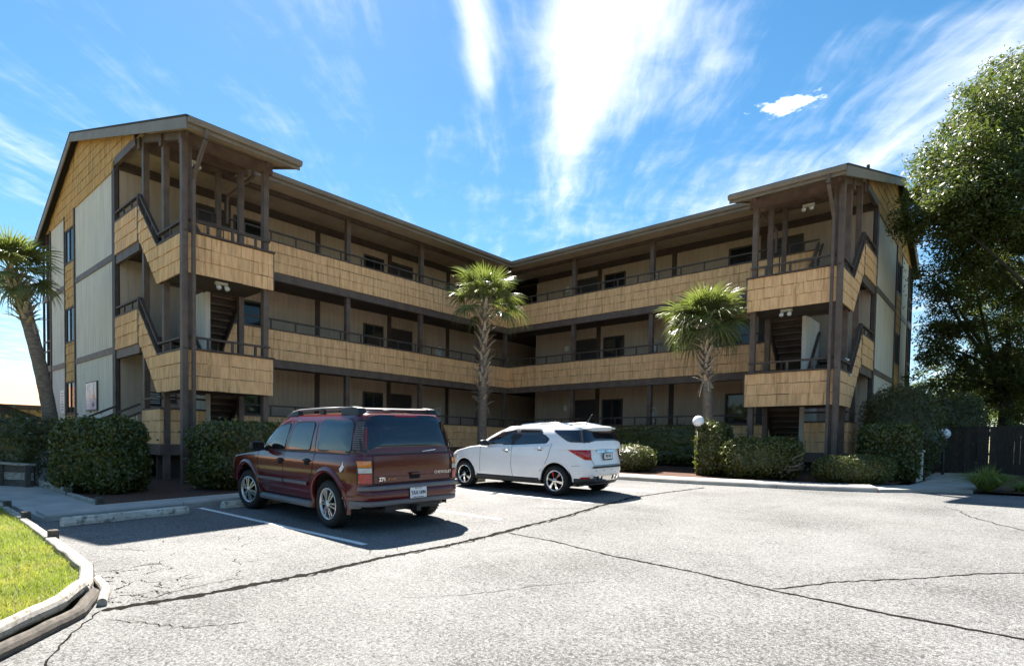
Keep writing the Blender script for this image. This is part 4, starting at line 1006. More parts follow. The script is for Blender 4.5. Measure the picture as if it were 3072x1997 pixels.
timber((7.33, -20.34), (9.42, -20.44), 0.10, 0.13, -0.02, TIMBER, 'weathered edging timber beside the end of the wheel stop')
timber((9.60, -20.45), (11.66, -20.56), 0.12, 0.14, -0.02, TIMBER, 'sunlit edging timber between the lawn and the asphalt')
def stub(c, h, label): 
    g = gz(*c); MB().box(c[0] - 0.055, c[0] + 0.055, c[1] - 0.055, c[1] + 0.055, g - 0.05, g + h).build('timber_stub', TIMBER_D, bevel=0.008, label=label, cat='post', group='short timber stubs')
stub((5.33, -20.24), 0.2, 'short square timber stub beside the path at the lawn edge')
stub((7.24, -20.30), 0.2, 'short square timber stub where path and asphalt meet')
stub((9.51, -20.41), 0.2, 'short square timber stub at the shadow edge on the lawn side')
stub((6.12, -19.02), 0.22, 'short square timber stub at the mulch bed corner')
stub((3.9, -19.0), 0.24, 'short timber stub in the bed edging by the hedge')
timber((0.9, -18.98), (3.5, -19.0), 0.05, 0.22, 0.0, TIMBER, 'pale bed edging board beside the entrance steps', nm='edging_board', cat='board')
timber((3.55, -19.0), (6.03, -19.02), 0.09, 0.14, 0.0, TIMBER, 'bed edging timber along the path by the clipped hedge')
def log(pts, r, z, label, m=TIMBER):
    P_ = []
    for i in range(len(pts) - 1):
        for k in range(6): q = Vector(pts[i]).lerp(Vector(pts[i+1]), k / 6); P_.append((q.x, q.y, gz(q.x, q.y) + z + random.uniform(-.004, .004)))
    q = Vector(pts[-1]); P_.append((q.x, q.y, gz(q.x, q.y) + z))
    MB().tube(P_, [r * random.uniform(0.95, 1.05) for _ in P_], 12).build('edging_log', m, smooth=False, bevel=0.004, label=label, cat='log', group='round edging logs')
log([(11.64, -20.56), (12.35, -20.74), (12.62, -20.84)], 0.06, 0.09, 'pale round edging log at the bend of the lawn')
log([(12.55, -20.82), (13.05, -21.10), (13.72, -21.74), (14.35, -22.75), (14.6, -24.0)], 0.062, 0.125, 'long weathered upper edging log in the lawn corner')
log([(12.6, -20.74), (13.12, -20.98), (13.82, -21.68), (14.46, -22.72), (14.75, -24.0)], 0.06, 0.03, 'dark lower edging log under the weathered one', TIMBER_D)
log([(12.0, -20.56), (12.5, -20.62), (12.92, -20.76)], 0.04, 0.03, 'thin round pole lying against the asphalt at the lawn bend')
def plank_wall():
    root = empty('timber_retaining_wall', (0.3, -19.55, gz(0.3, -19.55)), 'low weathered plank retaining wall at the end of the concrete path', 'wall')
    a = Vector((-1.3, -20.12)); b = Vector((1.22, -19.14))
    for i in range(3):
        z = 0.13 + 0.19 * i; MB().bar((a.x, a.y, gz(*a) + z), (b.x, b.y, gz(*b) + z), 0.06, 0.18).build('plank', TIMBER_D if i != 1 else TIMBER, root)
    MB().bar((a.x, a.y, gz(*a) + 0.66), (b.x, b.y, gz(*b) + 0.60), 0.16, 0.05).build('cap_board', TIMBER, root)
    for f in (0.25, 0.6, 0.98):
        p = a.lerp(b, f) + Vector((0.03, -0.07)); MB().box(p.x - 0.05, p.x + 0.05, p.y - 0.05, p.y + 0.05, gz(*p), gz(*p) + 0.6).build('wall_post', TIMBER_D, root)
plank_wall()

# ------------------------------------------------------------------ neighbours on the far left
def neighbours():
    nb = empty('low_building', (-22, -24, 0.2), 'low neighbouring building with an orange brown shingle roof', 'building')
    OR = mat('orange_roof', (0.50, 0.25, 0.12), 0.85, 0.12, 8, 0.5, 40, stretch=(1, 1, 1))
    MB().add([(-20, -42, 3.12), (-20, -12.6, 3.12), (-27, -12.6, 4.75), (-27, -42, 4.75)], [(0, 1, 2, 3)]).build('roof', OR, nb)
    MB().add([(-34, -42, 3.12), (-34, -12.6, 3.12), (-27.01, -12.6, 4.75), (-27.01, -42, 4.75)], [(0, 1, 2, 3)]).build('roof_back', OR, nb)
    MB().box(-20.06, -20.0, -42, -12.6, 2.86, 3.11).build('fascia', TRIM_D, nb)
    MB().box(-33, -21.4, -41, -13.2, -0.3, 3.1).build('wall', SIDING_SHADE, nb)
    for y in (-18.0, -15.9, -14.4): MB().box(-21.39, -21.3, y, y + 0.5, 1.2, 2.4).build('window', DARK, nb)
    for y in (-19.3, -16.6, -13.9): MB().box(-20.3, -20.15, y, y + 0.16, -0.3, 2.87).build('post', TRIM_D, nb)
    sh = empty('timber_shed', (-9.5, -20.5, 0.1), 'tan board shed with a sloping dark roof edge behind the shrubs', 'shed')
    siding('wall_panel', SIDING, lambda a, o, z: (-9 + o, a, z), -23.5, -17.95, -0.1, 2.02, sh)
    MB().box(-11, -9.05, -23.5, -17.95, -0.1, 2.0).build('wall_core', SIDING_SHADE, sh)
    MB().box(-9.2, -8.97, -17.94, -17.75, -0.1, 2.0).build('corner_post', TRIM_D, sh)
    MB().bar((-8.95, -22.0, 3.9), (-8.95, -17.1, 2.02), 0.12, 0.26).build('rake_board', TRIM_D, sh)
    MB().add([(-8.7, -22.0, 4.06), (-8.7, -17.0, 2.14), (-12, -17.0, 2.14), (-12, -22.0, 4.06)], [(0, 1, 2, 3)]).build('roof', ROOF, sh)
    tr = shrub('background_tree', (-30, -8, 0)[:2], (5, 5, 2.0), 6000, 'dark tree line behind the low building', e=2.5, leaf=(0.4, 0.25), m=LEAF_B, cat='tree') if False else None
neighbours()

# ------------------------------------------------------------------ signs and fittings on the walls
GREYTXT = mat('grey_print', (0.38, 0.37, 0.45), 0.6, 0.05, 5); PALE = mat('pale_poster', (0.60, 0.57, 0.60), 0.35, 0.05, 2)
BLUEP = mat('poster_blue', (0.36, 0.40, 0.58), 0.4, 0.2, 6); ORG = mat('poster_orange', (0.62, 0.40, 0.22), 0.4, 0.2, 9); GRN = mat('poster_green', (0.03, 0.07, 0.03), 0.4, 0.3, 9)
def gable_sign():
    yb = -16.395
    def rect(mb, x0, x1, z0, z1, o): return mb.add([(x0, yb - o, z0), (x1, yb - o, z0), (x1, yb - o, z1), (x0, yb - o, z1)], [(0, 1, 2, 3)])
    p = empty('poster_frame', (-4.84, yb, 2.38), 'pale framed poster with two large letters and a plant on the gable wall', 'poster')
    MB().box(-5.5, -4.18, yb - 0.02, yb + 0.035, 2.36, 3.36).build('backing', METAL_D, p)
    rect(MB(), -5.46, -4.22, 2.40, 3.32, 0.024).build('print', PALE, p)
    rect(MB(), -5.46, -4.22, 2.40, 2.78, 0.027).build('blue_print', BLUEP, p)
    for ch, x, z, s in (('C', -5.12, 3.10, 0.46), ('J', -4.55, 3.14, 0.42)):
        me = text_mesh(ch, s, 0.001, bold=0.012); me.materials.append(WHITE); o = new_obj('letter', me); o.location = (x, yb - 0.031, z); o.rotation_euler = (R(90), 0, 0); attach(o, p)
    for i in range(5): rect(MB(), -5.3, -4.95 + 0.03 * (i % 2), 2.46 + i * 0.085, 2.51 + i * 0.085, 0.031).build('print_line', WHITE, p)
    f = MB(); f.add([(-4.55 + 0.13 * math.cos(t), yb - 0.031, 2.80 + 0.13 * math.sin(t)) for t in [k * 2 * math.pi / 16 for k in range(16)]], [tuple(range(16))]); f.build('flower_print', ORG, p)
    g = MB()
    for k in range(9):
        a = R(20 + 17.5 * k); g.add([(-4.58, yb - 0.034, 2.50), (-4.52, yb - 0.034, 2.50), (-4.55 + 0.24 * math.cos(a), yb - 0.034, 2.52 + 0.2 * math.sin(a))], [(0, 1, 2)])
    g.build('leaf_print', GRN, p)
    q = empty('notice_board', (-8.9, yb, 2.38), 'narrow white notice board with grey lines beside the side windows', 'sign')
    MB().box(-9.0, -8.42, yb - 0.015, yb + 0.035, 2.36, 3.24).build('panel', WHITE, q)
    rd = random.Random(2)
    for i in range(7):
        z = 3.12 - i * 0.105; w = rd.uniform(0.12, 0.22); rect(MB(), -8.71 - w, -8.71 + w, z, z + 0.045, 0.018).build('print_line', GREYTXT, q)
    for y0, y1, z0, z1, lab in ((-15.55, -15.10, 2.50, 2.96, 'black directory board with white lines by the entrance deck'), (-14.95, -14.62, 2.62, 2.94, 'small black notice with two white lines under the stair')):
        s = empty('directory_board', (-2.18, (y0 + y1) / 2, z0), lab, 'sign', 'black notice boards under the stair')
        MB().box(-2.19, -2.16, y0, y1, z0, z1).build('panel', BLACK, s)
        n = 6 if y1 - y0 > 0.4 else 2
        for i in range(n):
            z = z1 - 0.07 - i * (z1 - z0 - 0.1) / n; MB().add([(-2.156, y0 + 0.05, z), (-2.156, y1 - 0.05, z), (-2.156, y1 - 0.05, z + 0.022), (-2.156, y0 + 0.05, z + 0.022)], [(0, 1, 2, 3)]).build('print_line', WHITE, s)
gable_sign()
def wall_box(W_, u, z, label, kind):
    M = W_.M; root = empty('extinguisher_cabinet' if kind else 'wall_lamp', M(u, -C, z), label, 'cabinet' if kind else 'lamp', 'extinguisher cabinets on the galleries' if kind else 'gallery wall lamps')
    B_ = lambda m, u0, u1, v0, v1, z0, z1, n: W_.box(MB(), u0, u1, -C + v0, -C + v1, z0, z1).build(n, m, root)
    if kind:
        for a, b in ((u - 0.13, u - 0.10), (u + 0.10, u + 0.13)): B_(WHITE, a, b, 0.0, 0.14, z - 0.32, z + 0.32, 'frame_side')
        for a, b in ((z - 0.32, z - 0.285), (z + 0.285, z + 0.32)): B_(WHITE, u - 0.099, u + 0.099, 0.0, 0.14, a, b, 'frame_rail')
        B_(SIDING_SHADE, u - 0.099, u + 0.099, 0.005, 0.02, z - 0.284, z + 0.284, 'back'); B_(WHITE, u - 0.045, u + 0.045, 0.03, 0.12, z - 0.1, z + 0.12, 'cylinder_label')
    else: B_(CREAM, u - 0.10, u + 0.10, 0.0, 0.11, z - 0.14, z + 0.14, 'housing'); B_(WHITE, u - 0.07, u + 0.07, 0.111, 0.13, z - 0.11, z + 0.11, 'lens')
FN = ['ground', 'middle', 'top']
for k, z in enumerate(FL):
    wall_box(LW, 2.64, z + 1.32, f'white framed extinguisher cabinet on the {FN[k]} gallery of the wing behind the cars', 1)
    wall_box(RW, 6.70, z + 1.32, f'white framed extinguisher cabinet on the {FN[k]} gallery of the wing behind the globe lamp', 1)
    if k < 2 or True:
        wall_box(LW, 3.84, z + 1.75, f'small cream wall lamp beside a {FN[k]} gallery door of the wing behind the cars', 0)
        wall_box(RW, 2.02, z + 1.75, f'small cream wall lamp beside a {FN[k]} gallery door of the wing behind the globe lamp', 0)
def floodlight(p, d, label):
    root = empty('twin_floodlight', p, label, 'light', 'twin floodlights under the stair towers'); p = Vector(p); d = Vector(d); s = d.cross(Vector((0, 0, 1)))
    MB().bar(p - s * 0.16, p + s * 0.16, 0.10, 0.07).build('housing', CREAM, root)
    for q in (-0.11, 0.11):
        a = p + s * q - Vector((0, 0, 0.03)); b = a + d * 0.13 - Vector((0, 0, 0.12))
        MB().tube([a, a.lerp(b, 0.35), b], [0.03, 0.045, 0.065], 12).build('lamp_head', WHITE, root, smooth=True)
floodlight((1.75, -15.62, 9.0), (1, 0, 0), 'cream twin floodlight under the eave of the stair tower by the dark red SUV')
floodlight((2.78, -15.30, 5.60), (1, 0, 0), 'cream twin floodlight under the upper landing by the dark red SUV')
floodlight((13.34, -2.80, 5.60), (0, -1, 0), 'cream twin floodlight under the upper landing of the stair tower by the fence')
floodlight((13.6, -1.75, 9.0), (0, -1, 0), 'cream twin floodlight under the eave of the stair tower by the fence')
for i, (p, lab) in enumerate((((14.85, -2.05, 4.08), 'small white camera above the zigzag shingle panel by the fence'), ((14.86, -1.70, 3.66), 'small white camera on the zigzag shingle panel by the fence'))):
    r_ = empty('security_camera', p, lab, 'camera', 'security cameras on the shingle panel'); q = Vector(p)
    MB().tube([q + Vector((0, 0.1, 0)), q + Vector((0.02, -0.08, -0.02))], 0.035, 10).build('camera_body', WHITE, r_, smooth=True); MB().bar(q + Vector((-0.08, 0.06, 0.05)), q + Vector((0, 0.06, 0.02)), 0.03, 0.03).build('bracket', WHITE, r_)
vent = MB().tube([(13.9, 5.6, 12.2), (13.9, 5.6, 12.75)], 0.06, 10).build('roof_vent', METAL_D, BLD)
# ------------------------------------------------------------------ parked cars
def paint(name, base, rough=0.25, coat=1.0, metal=0.0, var=0.03):
    return mat(name, base, rough, var, 2.0, coat=coat, metal=metal, spec=0.5)
MAROON = paint('maroon_paint', (0.098, 0.0042, 0.0042), 0.18, 0.5, 0.0)
WPAINT = paint('white_car_paint', (0.88, 0.87, 0.85), 0.3, 0.8)
GREYPL = mat('grey_trim_plastic', (0.16, 0.15, 0.155), 0.5, 0.08, 6); RUBBER = mat('tyre_rubber', (0.016, 0.0155, 0.015), 0.8, 0.2, 12)
ALLOY = mat('alloy_wheel', (0.62, 0.62, 0.61), 0.28, 0.05, 4, metal=0.85); CHROME = mat('chrome', (0.78, 0.78, 0.77), 0.08, 0.02, 4, metal=1.0)
REDL = mat('red_lens', (0.42, 0.012, 0.010), 0.12, 0.1, 20, coat=1.0); AMBL = mat('amber_lens', (0.75, 0.22, 0.015), 0.12, 0.1, 20, coat=1.0); CLRL = mat('clear_lens', (0.62, 0.60, 0.56), 0.12, 0.08, 20, coat=1.0)
SEAM = mat('panel_gap', (0.006, 0.005, 0.005), 0.9, 0.1, 5); PLATE = mat('plate_white', (0.78, 0.79, 0.80), 0.4, 0.03, 5); INK = mat('plate_ink', (0.02, 0.025, 0.06), 0.5, 0.05, 5)
SEATM = mat('car_interior', (0.05, 0.047, 0.045), 0.8, 0.1, 5)

def lerp_tab(tab, z):
    return float(np.mean(np.interp([z - 0.06, z - 0.03, z, z + 0.03, z + 0.06], [q[0] for q in tab], [q[1] for q in tab])))
class Shell:
    """superellipse plan whose size changes with height"""
    def __init__(s, xf, xr, b, n): s.xf, s.xr, s.b, s.n = xf, xr, b, n
    def par(s, z): xf, xr = lerp_tab(s.xf, z), lerp_tab(s.xr, z); return (xf + xr) / 2, (xf - xr) / 2, lerp_tab(s.b, z)
    def at(s, th, z, off=0.0):
        xc, a, b = s.par(z); a += off; b += off; c, q = math.cos(th), math.sin(th); e = 2 / s.n
        return xc + a * math.copysign(abs(c) ** e, c), b * math.copysign(abs(q) ** e, q)
    def y(s, x, z):
        xc, a, b = s.par(z); q = min(0.9999, abs(x - xc) / a); return b * (1 - q ** s.n) ** (1 / s.n)
    def xrear(s, y, z):
        xc, a, b = s.par(z); q = min(0.9999, abs(y) / b); return xc - a * (1 - q ** s.n) ** (1 / s.n)
    def xfront(s, y, z):
        xc, a, b = s.par(z); q = min(0.9999, abs(y) / b); return xc + a * (1 - q ** s.n) ** (1 / s.n)
    def thetas(s, z, N):
        t = np.linspace(0, 2 * np.pi, 4000, endpoint=False); p = np.array([s.at(q, z) for q in t]); d = np.linalg.norm(np.roll(p, -1, 0) - p, axis=1); c = np.concatenate([[0], np.cumsum(d)])
        return [float(np.interp(c[-1] * k / N, c, np.append(t, 2 * np.pi))) for k in range(N)]
def shell_mesh(sh, zb, zt, N, K, crown, arches=(), ztfun=None, closed_bottom=False):
    th = sh.thetas((zb + zt) / 2, N); V = []; idx = []
    for k in range(K + 1):
        f = k / K
        row = []
        for q in th:
            x, y = sh.at(q, (zb + zt) / 2); top = ztfun(x) if ztfun else zt; z = zb + (top - zb) * f; x, y = sh.at(q, z); row.append(len(V)); V.append([x, y, z])
        idx.append(row)
    F = [(idx[k][j], idx[k][(j+1) % N], idx[k+1][(j+1) % N], idx[k+1][j]) for k in range(K) for j in range(N)]
    # cap in the height-field sense: rows across the car between left and right edge
    last = idx[-1]; rings = [last]
    for r_ in range(1, 7):
        s = 1 - r_ / 7.0; row = []
        for j in range(N):
            x, y, z = V[last[j]]; xc = (max(V[q][0] for q in last) + min(V[q][0] for q in last)) / 2
            yy = y * s; xx = xc + (x - xc) * (s if r_ > 3 else 1 - (1 - s) * 0.75)
            zz = (ztfun(xx) if ztfun else zt) + crown * (1 - s ** 2); row.append(len(V)); V.append([xx, yy, zz])
        rings.append(row)
    F += [(rings[r_][j], rings[r_][(j+1) % N], rings[r_+1][(j+1) % N], rings[r_+1][j]) for r_ in range(6) for j in range(N)]
    F.append(tuple(rings[-1]))
    if arches:
        inside = set()
        for i, (x, y, z) in enumerate(V):
            for ax, az, R_ in arches:
                d = math.hypot(x - ax, z - az)
                if d < R_ and abs(y) > 0.45: inside.add(i)
        F = [f for f in F if not all(i in inside for i in f)]
        for i in inside:
            x, y, z = V[i]
            for ax, az, R_ in arches:
                d = math.hypot(x - ax, z - az)
                if d < R_: k = R_ / max(d, 1e-4); nx, nz = ax + (x - ax) * k, az + (z - az) * k; V[i] = [nx, y, max(nz, zb)]
    return MB().add(V, F)
def rpoly(poly, r, k=5):
    out = []; n = len(poly)
    for i in range(n):
        p0, p, p1 = Vector(poly[i-1]), Vector(poly[i]), Vector(poly[(i+1) % n]); a = (p0 - p); b = (p1 - p); q = min(r, a.length * 0.45, b.length * 0.45); A = p + a.normalized() * q; B_ = p + b.normalized() * q
        for j in range(k + 1): t = j / k; out.append(tuple(A * (1-t)**2 + p * (2*t*(1-t)) + B_ * t**2))
    return out
def grow(poly, d):
    n = len(poly); ar = sum(poly[i][0]*poly[(i+1)%n][1]-poly[(i+1)%n][0]*poly[i][1] for i in range(n)); s = 1 if ar > 0 else -1; out = []
    for i in range(n):
        p0, p, p1 = Vector(poly[i-1]), Vector(poly[i]), Vector(poly[(i+1) % n]); e0 = (p - p0).normalized(); e1 = (p1 - p).normalized()
        nn = (Vector((e0.y, -e0.x)) + Vector((e1.y, -e1.x))); nn = nn.normalized() if nn.length > 1e-6 else Vector((e0.y, -e0.x)); out.append(tuple(p + nn * (d * s)))
    return out
def patch(poly, fn, rings=5):
    """fill a roughly convex outline on a curved surface; fn((a, b)) -> 3-D"""
    n = len(poly); c = (sum(p[0] for p in poly) / n, sum(p[1] for p in poly) / n); mb = MB(); vs = [fn(c)]
    for r_ in range(1, rings + 1):
        s = r_ / rings; vs += [fn((c[0] + (p[0] - c[0]) * s, c[1] + (p[1] - c[1]) * s)) for p in poly]
    fs = [(0, 1 + j, 1 + (j+1) % n) for j in range(n)] + [(1+(r_-1)*n+j, 1+r_*n+j, 1+r_*n+(j+1) % n, 1+(r_-1)*n+(j+1) % n) for r_ in range(1, rings) for j in range(n)]
    return mb.add(vs, fs)
def gpatch(a0, a1, z0, z1, fn, n=10, m=4):
    vs = [fn((a0 + (a1 - a0) * i / n, z0 + (z1 - z0) * j / m)) for j in range(m + 1) for i in range(n + 1)]
    return MB().add(vs, [(j*(n+1)+i, j*(n+1)+i+1, (j+1)*(n+1)+i+1, (j+1)*(n+1)+i) for j in range(m) for i in range(n)])
class Car:
    def __init__(s, name, label, x, y, th):
        f = Vector((-math.cos(R(th)), -math.sin(R(th)), 0)); nrm = Vector((0.009, -0.031, 1)).normalized(); f = (f - nrm * f.dot(nrm)).normalized(); l = nrm.cross(f)
        m = Matrix((f, l, nrm)).transposed().to_4x4(); m.translation = Vector((x, y, gz(x, y) + 0.004))
        s.root = empty(name, (0, 0, 0), label, 'car'); s.root.matrix_basis = m
    def put(s, mb, name, m, parent=None, smooth=True, bevel=0.0, me=None):
        me = me or mb.mesh(name, smooth)
        o = bpy.data.objects.new(name, me); col.objects.link(o)
        if not me.materials: me.materials.append(m)
        o.parent = parent or s.root
        if bevel: b = o.modifiers.new('bevel', 'BEVEL'); b.width = bevel; b.segments = 2; b.limit_method = 'ANGLE'; b.angle_limit = R(40)
        return o
    def text(s, body, size, fn_loc, m, parent=None, bold=0.0, sx=1.0):
        me = text_mesh(body, size, 0.0012, bold=bold); me.materials.append(m); o = bpy.data.objects.new('lettering', me); col.objects.link(o); o.parent = parent or s.root
        o.matrix_basis = fn_loc @ Matrix.Diagonal((sx, 1, 1, 1)); return o
REAR = lambda x, y, z, tilt=0.0: Matrix.Translation((x, y, z)) @ Matrix(((0, 0, -1), (-1, 0, 0), (0, 1, 0))).to_4x4() @ Matrix.Rotation(tilt, 4, 'X')
def both(fn): 
    for sg in (1, -1): fn(sg)

def wheel(car, x, y, z, r, w, rim_r, style, spin=0.3, steer=0.0):
    sg = 1 if y > 0 else -1
    cs, sn = math.cos(steer), math.sin(steer)
    def T(px, py, pz): return (x + px * cs - py * sn, y + px * sn + py * cs, z + pz)
    rot = lambda rr, h, t: T(rr * math.cos(t), sg * h, rr * math.sin(t))
    prof = [(rim_r, -w/2 + 0.02), (rim_r + 0.03, -w/2), (r - 0.05, -w/2 - 0.004), (r - 0.012, -w/2 + 0.035), (r, -w/2 + 0.06), (r, w/2 - 0.06), (r - 0.012, w/2 - 0.035), (r - 0.05, w/2 + 0.004), (rim_r + 0.03, w/2), (rim_r, w/2 - 0.02)]
    ty = car.put(MB().lathe(prof, 40, rot), 'wheel', RUBBER)
    tr = MB()
    for k in range(44):
        a = 2 * math.pi * k / 44
        for q in (-0.055, 0.055): 
            c = [rot(r + 0.003, q - 0.045, a), rot(r + 0.003, q + 0.045, a + 0.03), rot(r + 0.003, q + 0.045, a + 0.10), rot(r + 0.003, q - 0.045, a + 0.07)]; tr.add(c, [(0, 1, 2, 3)])
    car.put(tr, 'tread', RUBBER, ty, False)
    car.put(MB().lathe([(0.0, w/2 - 0.10), (rim_r - 0.01, w/2 - 0.11), (rim_r - 0.004, w/2 - 0.03)], 32, rot), 'rim_barrel', SEAM, ty)
    rm = MB().lathe([(rim_r - 0.022, w/2 - 0.05), (rim_r - 0.016, w/2 - 0.012), (rim_r + 0.006, w/2 - 0.008), (rim_r + 0.012, w/2 - 0.03)], 36, rot)
    rim = car.put(rm, 'rim', style['m'], ty)
    n = style['n']; hub = 0.055; sp = MB()
    for k in range(n):
        a = spin + 2 * math.pi * k / n
        for d in style['offs']:
            wi, wo = style['w']
            def pt(rr, dt, h): return rot(rr, h, a + dt / rr)
            vs = []
            for rr, ww, h in ((hub * 0.8, wi * 1.3, w/2 - 0.005), (rim_r * 0.5, wi, w/2 - 0.012), (rim_r - 0.012, wo, w/2 - 0.022)):
                o_ = d * (rr / rim_r) ** 0.8
                vs += [pt(rr, o_ - ww/2, h - 0.03), pt(rr, o_ - ww/2 * 0.8, h), pt(rr, o_ + ww/2 * 0.8, h), pt(rr, o_ + ww/2, h - 0.03)]
            sp.add(vs, [(4*q+j, 4*q+j+1, 4*q+5+j, 4*q+4+j) for q in range(2) for j in range(3)])
    car.put(sp, 'spokes', style['m'], ty, False)
    car.put(MB().lathe([(0.0, w/2 + 0.006), (0.04, w/2 + 0.004), (hub, w/2 - 0.008), (hub, w/2 - 0.05)], 20, rot), 'hub_cap', style['m'], ty)
    lug = MB()
    for k in range(6):
        a = spin + 2 * math.pi * (k + 0.5) / 6; c = rot(hub + 0.022, w/2 - 0.012, a); c2 = rot(hub + 0.022, w/2 - 0.001, a); lug.tube([c, c2], 0.010, 6)
    car.put(lug, 'lug_nuts', style['lug'], ty, False)['kind'] = 'stuff'
def arch_flare(car, x, z, r0, r1, yfun, sg, m, out=0.03, a0=-12, a1=192, name='arch_flare'):
    mb = MB(); n = 36; vs = []
    for k in range(n + 1):
        a = R(a0 + (a1 - a0) * k / n)
        for rr, o in ((r0 - 0.004, -0.03), (r0, out), (r0 + (r1 - r0) * 0.6, out), (r1, 0.003)):
            px, pz = x + rr * math.cos(a), z + rr * math.sin(a); vs.append((px, sg * (yfun(px, min(max(pz, 0.42), 1.0)) + o), pz))
    mb.add(vs, [(4*k+j, 4*k+j+1, 4*k+5+j, 4*k+4+j) for k in range(n) for j in range(3)]); return car.put(mb, name, m)
def well(car, x, z, r, sg, y0, y1):
    n = 20; vs = []
    for k in range(n + 1):
        a = R(-14 + 208 * k / n); vs += [(x + q * math.cos(a), sg * h, max(0.30, z + q * math.sin(a))) for q, h in ((r, y1), (r, y0), (0.05, y0))]
    car.put(MB().add(vs, [(3*k+j, 3*k+j+1, 3*k+4+j, 3*k+3+j) for k in range(n) for j in range(2)]), 'wheel_well', SEAM)
def line_on(car, pts, fn, w, m, name='panel_gap', parent=None):
    P3 = [Vector(fn(p)) for p in pts]; vs = []
    for i in range(len(pts)):
        a = Vector(pts[max(i-1, 0)]); b = Vector(pts[min(i+1, len(pts)-1)]); d = (b - a).normalized(); nn = Vector((-d.y, d.x)) * w / 2; p = Vector(pts[i]); vs += [fn(tuple(p - nn)), fn(tuple(p + nn))]
    return car.put(MB().add(vs, [(2*i, 2*i+1, 2*i+3, 2*i+2) for i in range(len(pts)-1)]), name, m, parent, False)
def dense(pts, n=6):
    o = []
    for a, b in zip(pts[:-1], pts[1:]): o += [(a[0] + (b[0]-a[0])*k/n, a[1] + (b[1]-a[1])*k/n) for k in range(n)]
    return o + [pts[-1]]

